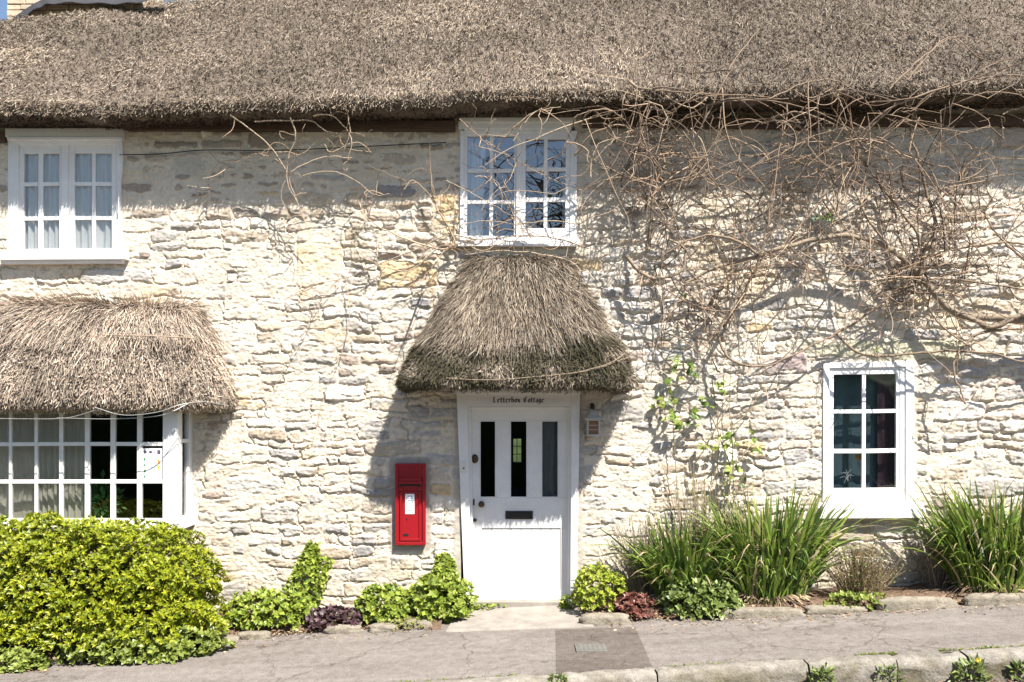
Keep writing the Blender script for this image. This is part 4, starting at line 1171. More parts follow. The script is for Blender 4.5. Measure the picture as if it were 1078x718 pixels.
e1 = column(P(318, 620, -.22), P(330, 575, -.1), .14, .03, 220); e2 = column(P(322, 640, -.22), P(345, 590, -.1), .1, .04, 80)
shrub('leafy_plant', 'bright green leafy plant with two shoots climbing the wall below the post box side', 'plant', ground_at(285, -.42), P(284, 650, -.42), (.42, .26, .24), 700, 5, .048, .032, LB, [.35, .3, .2, .15], jag=.25, seedk=5, lobes=4, extra=(np.vstack([e1[0], e2[0]]), np.vstack([e1[1], e2[1]])))
shrub('leafy_plant', 'rounded green leafy plant directly below the red post box', 'plant', ground_at(403, -.4), P(406, 643, -.36), (.27, .22, .23), 480, 5, .046, .034, LB, [.3, .3, .3, .1], jag=.22, seedk=6, lobes=4)
e1 = column(P(468, 640, -.3), P(468, 590, -.1), .2, .06, 500)
shrub('leafy_plant', 'tall heaped green leafy plant against the left door jamb', 'plant', ground_at(462, -.4), P(464, 640, -.34), (.30, .24, .30), 620, 5, .048, .036, LB, [.35, .3, .2, .15], jag=.25, seedk=7, lobes=4, extra=e1)
shrub('lime_plant', 'small lime yellow leafy plant just right of the door', 'plant', ground_at(633, -.4), P(631, 630, -.36), (.25, .22, .30), 520, 5, .036, .026, [(.36, .40, .045), (.28, .34, .04), (.2, .28, .03)], [.45, .35, .2], jag=.25, seedk=1, lobes=4)
PU = [(.085, .045, .055), (.12, .06, .07), (.05, .035, .035), (.15, .13, .07)]
shrub('purple_plant', 'dark purple leaved low plant between two green plants left of the door', 'plant', ground_at(350, -.52), P(352, 657, -.52), (.26, .13, .13), 260, 5, .05, .035, PU, [.4, .3, .2, .1], jag=.3, seedk=2, lobes=4)
shrub('red_leaved_plant', 'dusky red rosette plant in front of the lime yellow plant', 'plant', ground_at(665, -.58), P(667, 643, -.56), (.16, .12, .13), 120, 6, .06, .032, [(.20, .075, .06), (.27, .12, .09), (.13, .06, .045), (.22, .17, .09)], [.4, .3, .2, .1], jag=.25, seedk=3, lobes=4)
shrub('round_leaved_plant', 'mound of round green leaves at the front edge of the right bed', 'plant', ground_at(738, -.62), P(738, 640, -.58), (.36, .2, .25), 520, 5, .05, .042, [(.16, .215, .05), (.25, .31, .10), (.10, .145, .03)], [.4, .35, .25], jag=.2, seedk=4, lobes=4)
shrub('weed', 'small green weeds in the crack along the doorstep', 'weed', ground_at(513, -.06), ground_at(513, -.06), (.17, .06, .05), 60, 4, .03, .02, LB, [.4, .3, .2, .1], jag=.3, stems=5)
shrub('weed', 'little yellow green weed at the foot of the right door jamb', 'weed', ground_at(598, -.12), ground_at(598, -.14), (.07, .06, .13), 70, 4, .035, .024, LB, [.4, .3, .2, .1], jag=.3, stems=5)
shrub('weed', 'green weeds between the edging stones right of the middle strap leaf clump', 'weed', ground_at(905, -.6), ground_at(900, -.62), (.32, .1, .14), 150, 4, .045, .028, GC, [.4, .35, .25], jag=.35, stems=8)
mossm = mat('moss', attr=True, rough=.95, var=.3, scale=60)
shrub('moss_patch', 'flat mossy patch on the bed edge left of the doorstep', 'moss', ground_at(435, -.62), ground_at(428, -.58), (.3, .12, .075), 500, 4, .022, .014, [(.2, .21, .05), (.14, .16, .04), (.26, .24, .09)], [.4, .4, .2], jag=.3, stems=3, matl=mossm)


def blades(name, label, base, n, spread, hgt, lean, cols, wts, wdt=.023, dead=.06, up=.15, yb=.6):
    root = empty(name, base, label, 'plant', 'strap leaved clumps in the right bed')
    a = R.rand(n) * 2 * PI; r = np.sqrt(R.rand(n))
    b = np.array(base) + np.stack([np.cos(a) * r * spread[0] * .65, np.sin(a) * r * spread[1] * .65, np.zeros(n)], 1)
    b[:, 2] = g(b[:, 0], b[:, 1]) + .03
    L_ = hgt * (.5 + .65 * R.rand(n)); az = a + R.normal(size=n) * .7
    out = np.stack([np.cos(az) * 1.25, np.sin(az) * yb, np.zeros(n)], 1) * (lean * (.25 + r * .9) * (.5 + R.rand(n)))[:, None]
    K = 9; t = np.linspace(0, 1, K)
    cur = R.uniform(.12, 1.3, n)
    pts = b[:, None, :] + out[:, None, :] * (L_[:, None] * (t + cur[:, None] * .8 * t ** 2))[..., None]
    pts[:, :, 2] += L_[:, None] * (t - (.12 + .42 * cur[:, None]) * t ** 2.6)
    pts[:, :, 1] = np.minimum(pts[:, :, 1], -.03)
    pts += (R.normal(size=(n, 1, 3)) * .03) * (t ** 2)[None, :, None]
    pts[:, :, 2] = np.maximum(pts[:, :, 2], g(pts[:, :, 0], pts[:, :, 1]) + .02)
    az2 = az + PI / 2 + R.normal(size=n) * .8
    side = np.stack([np.cos(az2), np.sin(az2) * .6, R.normal(size=n) * .1], 1); side = unit(side)
    ww = wdt * (.6 + .8 * R.rand(n))[:, None] * np.array([.7, .95, 1, 1, .95, .85, .7, .45, .06])[None, :]
    v, q = ribbons(pts, side, ww)
    c = colvar(n, cols, wts, .22); dm = R.rand(n) < dead; c[dm] = np.array([.42, .34, .2]) * (.6 + .6 * R.rand(dm.sum(), 1))
    c = np.repeat(c[:, None, :], K, 1); tipd = (R.rand(n) < .3)[:, None] * (t > .85)[None, :]
    c[tipd] = (.36, .28, .15)
    o = npmesh('blades', v, q, None, M['leaf'], root, np.repeat(c.reshape(-1, 3), 2, 0)); o['kind'] = 'stuff'
    nd = n // 4                                                     # dead thatch at the foot
    a = R.rand(nd) * 2 * PI; p = np.array(base) + np.stack([np.cos(a) * spread[0] * .5 * R.rand(nd), np.sin(a) * spread[1] * .6 * R.rand(nd), np.full(nd, .04)], 1)
    e = p + np.stack([np.cos(a) * .25, np.sin(a) * .16, R.uniform(-.02, .10, nd)], 1); e[:, 1] = np.minimum(e[:, 1], -.03)
    pts = p[:, None, :] + (e - p)[:, None, :] * np.linspace(0, 1, 5)[None, :, None]; pts[:, :, 2] += .06 * np.sin(np.linspace(0, PI, 5))[None, :]
    pts[:, :, 2] = np.maximum(pts[:, :, 2], g(pts[:, :, 0], pts[:, :, 1]) + .015)
    v, q = ribbons(pts, np.tile((.5, .5, .7), (nd, 1)), np.full((nd, 5), wdt * .6)); o2 = npmesh('dead_blades', v, q, None, M['litter'], root, np.repeat(colvar(nd, [(.33, .26, .16), (.2, .14, .09), (.12, .08, .06)], [.4, .3, .3]), 10, 0)); o2['kind'] = 'stuff'
    return root


IR = [(.11, .18, .026), (.05, .095, .018), (.19, .27, .04), (.28, .34, .08)]
blades('strap_leaved_plant', 'strap leaved clump behind the mound of round leaves, nearest the door', ground_at(722, -.38), 780, (.33, .2), 1.12, .25, IR, [.3, .35, .25, .1])
blades('strap_leaved_plant', 'broad strap leaved clump left of the lower right window', ground_at(812, -.38), 1200, (.48, .2), 1.36, .22, IR, [.3, .25, .3, .15])
blades('strap_leaved_plant', 'strap leaved clump at the far right edge below the vine', ground_at(1050, -.34), 1200, (.60, .2), 1.34, .24, IR, [.3, .25, .3, .15])
blades('strap_leaved_plant', 'small strap leaved tuft leaning over the right pavement edge', ground_at(1062, -.56), 26, (.12, .05), .45, .5, IR, [.1, .1, .4, .4])


def twiggy(name, label, base, n, hgt, spread, col, leafcols, ll=.02, nl=6, leafp=1.0):
    root = empty(name, base, label, 'plant')
    a = R.rand(n) * 2 * PI; K = 9; t = np.linspace(0, 1, K); L_ = hgt * (.5 + .6 * R.rand(n))
    o_ = np.stack([np.cos(a), np.sin(a) * .6, np.zeros(n)], 1) * spread * R.rand(n)[:, None]
    b = np.array(base) + o_ * .3
    wob = np.cumsum(R.normal(size=(n, K, 3)) * .012, 1)
    pts = b[:, None, :] + (o_[:, None, :] * (t ** 1.2)[None, :, None]) + wob; pts[:, :, 2] += L_[:, None] * t
    pts[:, :, 1] = np.minimum(pts[:, :, 1], -.03)
    v, q = tubes(pts, np.linspace(.005, .002, K)[None, :] * np.ones((n, 1)), 4); o = npmesh('stems', v, q, None, M['bark'], root, np.tile(col, (len(v), 1))); o['kind'] = 'stuff'
    k = R.randint(2, K, (n, nl)); p = pts[np.arange(n)[:, None], k].reshape(-1, 3) + R.normal(size=(n * nl, 3)) * .015
    kk = R.rand(len(p)) < leafp; p = p[kk]
    L2 = ll * (.6 + .8 * R.rand(len(p)))
    v, tr = leaf_mesh(p, R.normal(size=(len(p), 3)) + np.array([0, 0, .3]), R.normal(size=(len(p), 3)) + np.array([0, -.5, .5]), L2, L2 * .5)
    o = npmesh('foliage', v, None, tr, M['leaf'], root, np.repeat(colvar(len(p), leafcols, [1] * len(leafcols), .25), 5, 0)); o['kind'] = 'stuff'
    return root


twiggy('dry_plant', 'wispy dry brown and olive plant beneath the lower right window', ground_at(905, -.42), 240, .55, .36, (.24, .18, .11), [(.2, .19, .06), (.28, .2, .09), (.13, .15, .04)], .026, 9)
twiggy('dry_plant', 'grey leafless bush against the wall at the right end of the sill', ground_at(985, -.16), 70, .62, .34, (.22, .18, .14), [(.2, .2, .08)], .02, 3, .4)
twiggy('dry_plant', 'twiggy shadowy bush between the lime plant and the strap leaved clump', ground_at(682, -.22), 130, .85, .32, (.24, .2, .15), [(.14, .17, .05), (.2, .2, .08)], .026, 6, .7)
twiggy('dry_plant', 'tall dry seed stalks standing behind the strap leaved clump nearest the door', ground_at(742, -.14), 90, 1.35, .42, (.33, .26, .17), [(.25, .26, .07), (.16, .2, .05)], .03, 7, .8)

# weeds growing in the kerb joints
KW = [(.15, .20, .05), (.21, .26, .08), (.10, .14, .04)]


def kweed(x, dy, rad, n, label, ln=.05, flower=0, dz=-.15):
    b = ground_at(x, KY - .05 + ksh((x - 539) * .0077)); b[2] += dz
    r_ = empty('kerb_weed', b, label, 'weed', 'weeds growing along the kerb')
    rad = tuple(q_ * .8 for q_ in rad)
    p, d, _ = shoots(n, b + np.array([0, -.01, .0]), rad, 0, .3, 2)
    v, t = leaf_mesh(p - d * .02, unit(d + R.normal(size=(len(p), 3)) * .4), unit(R.normal(size=(len(p), 3)) * .5 + np.array([0, -.5, .8])), np.full(len(p), ln) * (.6 + .8 * R.rand(len(p))), np.full(len(p), ln * .45))
    npmesh('foliage', v, None, t, M['leaf'], r_, np.repeat(colvar(len(p), KW, [.4, .35, .25]), 5, 0))
    if flower:
        for i in range(flower):
            c = b + np.array([R.uniform(-.6, .6) * rad[0], -.05, rad[2] * R.uniform(.9, 1.25)]); nb = 14; an = np.arange(nb) * 2 * PI / nb
            dd = np.stack([np.cos(an), np.full(nb, -.5), np.sin(an)], 1); v, t = leaf_mesh(np.tile(c, (nb, 1)), dd, np.tile((0, -1., .5), (nb, 1)), np.full(nb, .024), np.full(nb, .012)); npmesh('yellow_flower', v, None, t, M['leaf'], r_, np.tile((.72, .5, .02), (len(v), 1)))
    return r_


kweed(652, 0, (.16, .05, .14), 60, 'dandelion with yellow flowers low against the kerb below the tarmac patch', flower=2, dz=-.2)
kweed(708, 0, (.20, .06, .15), 90, 'green weed with a yellow flower at the kerb joint right of the patch', flower=1, dz=-.19)
kweed(866, 0, (.14, .07, .24), 150, 'tall grey green weed in a kerb joint below the strap leaved clump', .05, dz=-.19)
kweed(935, 0, (.13, .06, .2), 110, 'trailing green weed over the kerb left of the dandelion', .04, dz=-.16)
kweed(1022, 0, (.17, .07, .22), 120, 'dandelion with one yellow flower at the right hand kerb joint', .07, flower=1, dz=-.19)
kweed(1074, 0, (.1, .06, .15), 60, 'green weed at the far right end of the kerb', .06, dz=-.17)
kweed(588, 0, (.1, .04, .08), 160, 'tuft of moss and grass on the kerb at the left corner of the tarmac patch', .03, dz=.01)
b = np.vstack([ground_at(x, KY + .155 + ksh((x - 539) * .0077)) for x in list(R.uniform(700, 780, 40)) + list(R.uniform(900, 945, 60)) + list(R.uniform(990, 1078, 60)) + list(R.uniform(400, 560, 40))]) + R.normal(size=(200, 3)) * np.array([0, .008, 0]) + np.array([0, 0, .004])
v, t = leaf_mesh(np.repeat(b, 4, 0), R.normal(size=(800, 3)) + np.array([0, 0, .8]), R.normal(size=(800, 3)) + np.array([0, -1, 0]), R.uniform(.015, .035, 800), R.uniform(.006, .012, 800))
tag(npmesh('kerb_moss', v, None, t, M['leaf'], None, np.repeat(colvar(800, [(.22, .26, .04), (.14, .18, .04)], [.6, .4]), 5, 0)), kind='stuff')

# ================================================================== CLIMBERS
TAN = [(.345, .25, .17), (.28, .20, .14), (.20, .14, .10), (.41, .315, .225)]
DARK = [(.12, .088, .066), (.09, .066, .05), (.16, .12, .09)]


def keep_out(pts):
    """push points off the wall, the thatch slope, the hood"""
    X, Y, Z = pts[..., 0], pts[..., 1], pts[..., 2]
    Y = np.minimum(Y, -.055)
    lz = lipz(X)
    ry = roof_Y(X, Z) - .06
    Y = np.where(Z > lz - .02, np.minimum(Y, np.minimum(np.maximum(ry, -.55), 3)), Y)
    Y = np.where((Z > lz - .02) & (Z < lz + .2), np.minimum(Y, -.53), Y)
    hood_in = (np.abs(X - .05) < 1.3 - .45 * np.clip((Z - fz(400, .7)) / 1.3, 0, 1)) & (Z > fz(415, .7)) & (Z < fz(285, .2))
    Y = np.where(hood_in, np.minimum(Y, -.85 + .5 * np.clip((Z - fz(400, .7)) / 1.3, 0, 1)), Y)
    out = pts.copy(); out[..., 1] = Y
    return out


vine = empty('climbing_vine', (6.3, -.12, g(6.3, -.12)), 'huge bare vine tangled over the right half of the wall', 'vine')
BR = [
    ([(1180, 640, -.15), (1165, 480, -.15), (1120, 350, -.15), (1078, 338, -.13), (1040, 334, -.14), (1008, 330, -.13), (985, 310, -.12), (960, 282, -.14), (935, 262, -.15), (900, 249, -.16), (865, 252, -.15), (820, 262, -.17), (790, 272, -.14), (752, 282, -.12), (722, 298, -.1)], .05, .014),
    ([(1010, 331, -.14), (1045, 344, -.16), (1075, 332, -.16), (1120, 330, -.14)], .03, .026),
    ([(962, 284, -.16), (968, 252, -.2), (950, 225, -.22), (930, 200, -.24), (922, 178, -.26), (905, 168, -.3), (893, 155, -.3)], .017, .006),
    ([(968, 295, -.18), (985, 240, -.2), (975, 205, -.25), (968, 170, -.3), (958, 140, -.36), (965, 112, -.5), (985, 96, -.56)], .019, .007),
    ([(935, 258, -.18), (915, 232, -.2), (902, 205, -.22), (893, 188, -.24)], .014, .006),
    ([(985, 245, -.2), (1005, 225, -.24), (1020, 190, -.28)], .011, .006),
    ([(820, 262, -.16), (850, 230, -.2), (880, 190, -.25), (912, 160, -.3), (960, 120, -.45)], .014, .006),
    ([(800, 270, -.16), (780, 255, -.18), (750, 248, -.2), (720, 255, -.2), (690, 275, -.14)], .015, .008),
    ([(762, 345, -.10), (778, 318, -.12), (790, 295, -.15), (800, 268, -.18), (808, 240, -.22), (812, 205, -.26), (824, 165, -.3), (850, 130, -.4)], .017, .006),
    ([(745, 325, -.08), (760, 300, -.12), (772, 285, -.14)], .02, .012),
    ([(660, 270, -.1), (675, 288, -.12), (698, 293, -.13), (718, 284, -.13), (720, 262, -.14), (703, 252, -.12)], .022, .012),
    ([(682, 262, -.12), (686, 228, -.15), (690, 195, -.2), (700, 165, -.27), (682, 138, -.36), (672, 118, -.5)], .018, .006),
    ([(755, 350, -.08), (764, 372, -.1), (782, 384, -.13), (808, 385, -.12), (838, 372, -.12), (872, 356, -.1)], .014, .008),
    ([(872, 356, -.1), (900, 340, -.1), (930, 318, -.12), (960, 296, -.14)], .014, .012),
    ([(880, 352, -.09), (905, 372, -.12), (940, 374, -.11), (990, 370, -.12), (1040, 372, -.14), (1078, 380, -.14), (1120, 378, -.12)], .013, .01),
    ([(1078, 346, -.14), (1035, 350, -.15), (1012, 368, -.14), (1003, 386, -.13), (1010, 408, -.14), (1016, 426, -.15)], .016, .008),
    ([(970, 300, -.14), (980, 328, -.16), (1000, 350, -.17), (1022, 366, -.16)], .012, .008),
    ([(1110, 312, -.2), (1060, 302, -.2), (1000, 294, -.22), (950, 292, -.2), (905, 285, -.2), (870, 275, -.18)], .010, .006),
    ([(1110, 295, -.2), (1075, 270, -.22), (1045, 240, -.24), (1035, 220, -.25)], .012, .006),
    ([(1110, 265, -.18), (1060, 255, -.22), (1010, 262, -.22), (965, 272, -.18)], .013, .008),
    ([(735, 300, -.12), (742, 340, -.12), (752, 370, -.1)], .010, .006),
    ([(700, 165, -.3), (720, 125, -.5), (760, 108, -.58), (810, 106, -.6), (860, 118, -.56), (900, 140, -.5)], .010, .005),
    ([(740, 130, -.52), (760, 90, -.56), (775, 62, -.5), (800, 30, -.3)], .009, .004),
    ([(659, 72, -.5), (662, 86, -.52), (680, 94, -.56), (722, 97, -.58), (772, 104, -.6), (830, 104, -.6)], .009, .005),
    ([(905, 150, -.45), (930, 120, -.55), (960, 104, -.6), (1010, 88, -.6), (1055, 80, -.58), (1110, 82, -.58)], .012, .006),
    ([(955, 85, -.55), (975, 60, -.5), (1000, 39, -.45), (1030, 60, -.5), (1048, 82, -.56)], .008, .004),
    ([(935, 95, -.58), (960, 70, -.54), (985, 50, -.48), (1010, 38, -.44), (1040, 44, -.44)], .008, .004),
    ([(810, 105, -.6), (840, 90, -.58), (870, 84, -.57), (895, 92, -.57), (918, 115, -.55), (926, 140, -.5)], .009, .004),
    ([(812, 125, -.5), (840, 118, -.52), (880, 132, -.48), (912, 150, -.45), (940, 175, -.4)], .009, .005),
    ([(605, 150, -.3), (618, 120, -.5), (640, 116, -.52), (660, 128, -.45), (668, 150, -.3)], .009, .005),
    ([(603, 165, -.35), (625, 140, -.45), (655, 132, -.45), (675, 142, -.36), (720, 150, -.3), (760, 165, -.24)], .010, .005),
    ([(590, 165, -.3), (600, 140, -.42), (606, 124, -.5), (622, 116, -.52)], .008, .005),
    ([(668, 125, -.5), (678, 108, -.58), (690, 112, -.56), (695, 130, -.5), (700, 150, -.36)], .008, .004),
    ([(905, 270, -.15), (880, 300, -.17), (850, 340, -.14), (830, 372, -.12), (800, 395, -.1)], .009, .005),
    ([(1016, 426, -.15), (1005, 412, -.16), (990, 416, -.13)], .009, .004),
    ([(958, 240, -.22), (1000, 200, -.27), (1020, 180, -.3), (1014, 172, -.3)], .009, .005),
]
branch_pts = []
for ctrl, r0, r1 in BR:
    K = 12 + 5 * len(ctrl)
    dsc = lambda q_: (q_[0], q_[1], q_[2] if q_[2] < -.3 else max(-.36, q_[2] * 1.9 - .02))
    c = resample(np.array([P(*dsc(q_)) for q_ in ctrl]), K)
    c += np.stack([fbm(np.arange(K) * .35 + r0 * 900, np.arange(K) * .0 + i, i + 1, 3) for i in range(3)], 1) * np.array([.018, .01, .018])
    c = keep_out(c[None])[0]
    rad = np.linspace(r0, r1, K) * (1 + .18 * fbm(np.arange(K) * .6 + r1 * 999, np.zeros(K), 3, 3)) * 1.0
    v, q = tubes(c[None], rad[None], 8)
    thick = r0 > .02
    npmesh('branch', v, q, None, M['bark'], vine, np.tile(np.array((.25, .20, .145) if thick else (.23, .17, .12)) * (.85 + .3 * R.rand()), (len(v), 1)), smooth=True)
    branch_pts.append((c, r0))


def grow(starts, head, n_k, step, curl, depth_v, r0, r1, droop=.0, ymin=-.62):
    """random walking twigs: starts (N,3), heading angle in the wall plane"""
    N = len(starts); pts = np.zeros((N, n_k, 3)); p = starts.copy(); a = head.copy(); kc = R.normal(size=N) * curl; yv = depth_v.copy()
    for k in range(n_k):
        pts[:, k] = p
        kc = kc * .8 + R.normal(size=N) * curl * .5; a = a + (R.rand(N) < .13) * R.normal(size=N) * .7
        a = a + kc + droop * np.cos(a) * -.12
        yv = yv * .92 + R.normal(size=N) * .006
        p = p + np.stack([np.cos(a) * step, yv, np.sin(a) * step], 1)
        p[:, 1] = np.clip(p[:, 1], ymin, -.06)
    rad = (r0[:, None] + (r1 - r0)[:, None] * np.linspace(0, 1, n_k)[None, :])
    return keep_out(pts), rad


def px_of(p): s = F / (D + p[..., 1]); return 539 + p[..., 0] * s, HY - (p[..., 2] - H) * s


# side shoots from the branches
allb = np.vstack([c[int(len(c) * .15):] for c, r in branch_pts])
bx_, by_ = px_of(allb)
wgt = ((bx_ < 1130) & (by_ < 330)) * 1.0 + ((bx_ < 1130) & (by_ >= 330)) * .25; wgt = wgt / wgt.sum()


def batch(n, K, step, curl, r0, r1, droop=0., src=None, head=None, name=None, cols=TAN, wts=(.3, .3, .2, .2)):
    s = allb[R.choice(len(allb), n, p=wgt)] if src is None else src
    hd_ = R.rand(n) * 2 * PI if head is None else head
    st = step * (.5 + R.rand(n))
    pts, rad = grow(s + R.normal(size=(n, 3)) * .01, hd_, K, st, curl, R.normal(size=n) * .012 - .006, r0 * (.6 + .7 * R.rand(n)), np.full(n, r1), droop)
    return pts, rad


P1, R1 = batch(230, 16, .055, .075, .0066, .003)
# twigs off twigs
i = R.choice(230, 420); k = R.randint(3, 15, 420)
P2, R2 = batch(420, 16, .03, .10, .0045, .002, src=P1[i, k])
# free arcs hanging from the eave and reaching out over the window
ux_ = R.uniform(590, 1100, 110); sy = R.uniform(112, 200, 110)
s3 = np.array([P(a, b, -.25 - .3 * R.rand()) for a, b in zip(ux_, sy)])
P3, R3 = batch(110, 16, .072, .07, .0065, .003, droop=.6, src=s3)
# light tangle in the middle band
ux_ = R.uniform(625, 1100, 100); sy = R.normal(size=100) * 45 + 235
s4 = np.array([P(a, b, -.08 - .2 * R.rand()) for a, b in zip(ux_, sy)])
P4, R4 = batch(100, 16, .062, .07, .0055, .0025, src=s4)
# short spurs
allp = np.vstack([P1.reshape(-1, 3), P3.reshape(-1, 3), P4.reshape(-1, 3)])
ux_ = np.r_[R.normal(size=50) * 26 + 972, R.normal(size=32) * 20 + 745, R.normal(size=28) * 16 + 690]; sy = np.r_[R.normal(size=50) * 28 + 285, R.normal(size=32) * 22 + 330, R.normal(size=28) * 30 + 220]
s7 = np.array([P(a, b, -.07 - .16 * R.rand()) for a, b in zip(ux_, sy)])
P7, R7 = batch(110, 14, .035, .1, .0075, .003, src=s7)
s5 = allp[R.choice(len(allp), 600)]
P5, R5 = batch(600, 6, .02, .25, .0038, .0018, src=s5)
vs, qs, cs = [], [], []; off = 0
for (pt_, rd_, pal_) in ((P1, R1, TAN), (P2, R2, TAN), (P3, R3, TAN), (P4, R4, TAN), (P5, R5, TAN), (P7, R7, DARK)):
    # keep the panes of the lower window and the porch clear
    X_, Y_ = px_of(pt_)
    bad = ((X_ > 872) & (X_ < 955) & (Y_ > 385) & (Y_ < 520)).any(1) | ((X_ < 668) & (Y_ > 262)).any(1) | (Y_ > 470).any(1) | (Y_ < 30).any(1) | ((Y_ < 85).any(1) & (R.rand(len(X_)) < .75)) | ((X_ < 600).any(1) & (R.rand(len(X_)) < .8)) | ((Y_ > 330).any(1) & (R.rand(len(X_)) < .5))
    pt_, rd_ = pt_[~bad], rd_[~bad]
    v, q = tubes(pt_, rd_, 5); qs.append(q + off); off += len(v); vs.append(v)
    dk = R.rand(len(pt_)) < (.9 if pal_ is DARK else .4); c = colvar(len(pt_), TAN, (.3, .3, .2, .2), .15); c[dk] = colvar(dk.sum(), DARK, (.4, .3, .3), .2)
    cs.append(np.repeat(c, pt_.shape[1] * 5, 0))
o = npmesh('twigs', np.vstack(vs), np.vstack(qs), None, M['bark'], vine, np.vstack(cs), smooth=True); o['kind'] = 'stuff'
# few opening buds and one ivy sprig
s6 = allp[R.choice(len(allp), 260)]; s6 = s6[(px_of(s6)[0] > 640)]
L_ = R.uniform(.012, .03, len(s6)); v, t = leaf_mesh(s6, R.normal(size=(len(s6), 3)), R.normal(size=(len(s6), 3)) + np.array([0, -1, 0]), L_, L_ * .5)
npmesh('buds', v, None, t, M['leaf'], vine, np.repeat(colvar(len(s6), [(.35, .28, .06), (.28, .2, .08)], [.5, .5]), 5, 0))['kind'] = 'stuff'


def leafspray(name, parent, pts, ln, n, cols, jit=.035):
    pts = np.repeat(np.array([P(*p) for p in pts]), n, 0); m_ = len(pts); pts = pts + R.normal(size=(m_, 3)) * np.array([jit, jit * .6, jit])
    pts[:, 1] = np.minimum(pts[:, 1], -.06)
    L_ = ln * (.6 + .7 * R.rand(m_)); VV = []; TT = []
    dd = unit(R.normal(size=(m_, 3)) * np.array([1, .5, .6]) + np.array([0, -.2, -.1])); nn_ = unit(R.normal(size=(m_, 3)) * .45 + np.array([.2, -.7, .6]))
    sd = np.cross(unit(dd), nn_)
    # three lobes per leaf
    for k, (f, sc) in enumerate(((0, 1.), (.9, .75), (-.9, .75))):
        v, t = leaf_mesh(pts, dd + sd * f, nn_, L_ * sc, L_ * sc * .5); TT.append(t + sum(len(x) for x in VV)); VV.append(v)
    c = colvar(m_, cols, [1] * len(cols), .2)
    return npmesh(name, np.vstack(VV), None, np.vstack(TT), M['leaf'], parent, np.vstack([np.repeat(c, 5, 0)] * 3))


ivy = empty('ivy_sprig', P(868, 232, -.25), 'small sprig of bright green ivy high among the bare vine stems', 'ivy')
leafspray('foliage', ivy, [(856, 228, -.28), (862, 229, -.3), (868, 230, -.3), (874, 226, -.28), (878, 222, -.28), (876, 232, -.28)], .055, 3, [(.12, .3, .05), (.2, .38, .05), (.06, .2, .06)], .02)
v, q = tubes(np.array([resample(np.array([P(850, 240, -.2), P(862, 232, -.26), P(878, 226, -.26)]), 8)]), np.full((1, 8), .004)); npmesh('stem', v, q, None, M['bark'], ivy, np.tile((.2, .2, .1), (len(v), 1)))

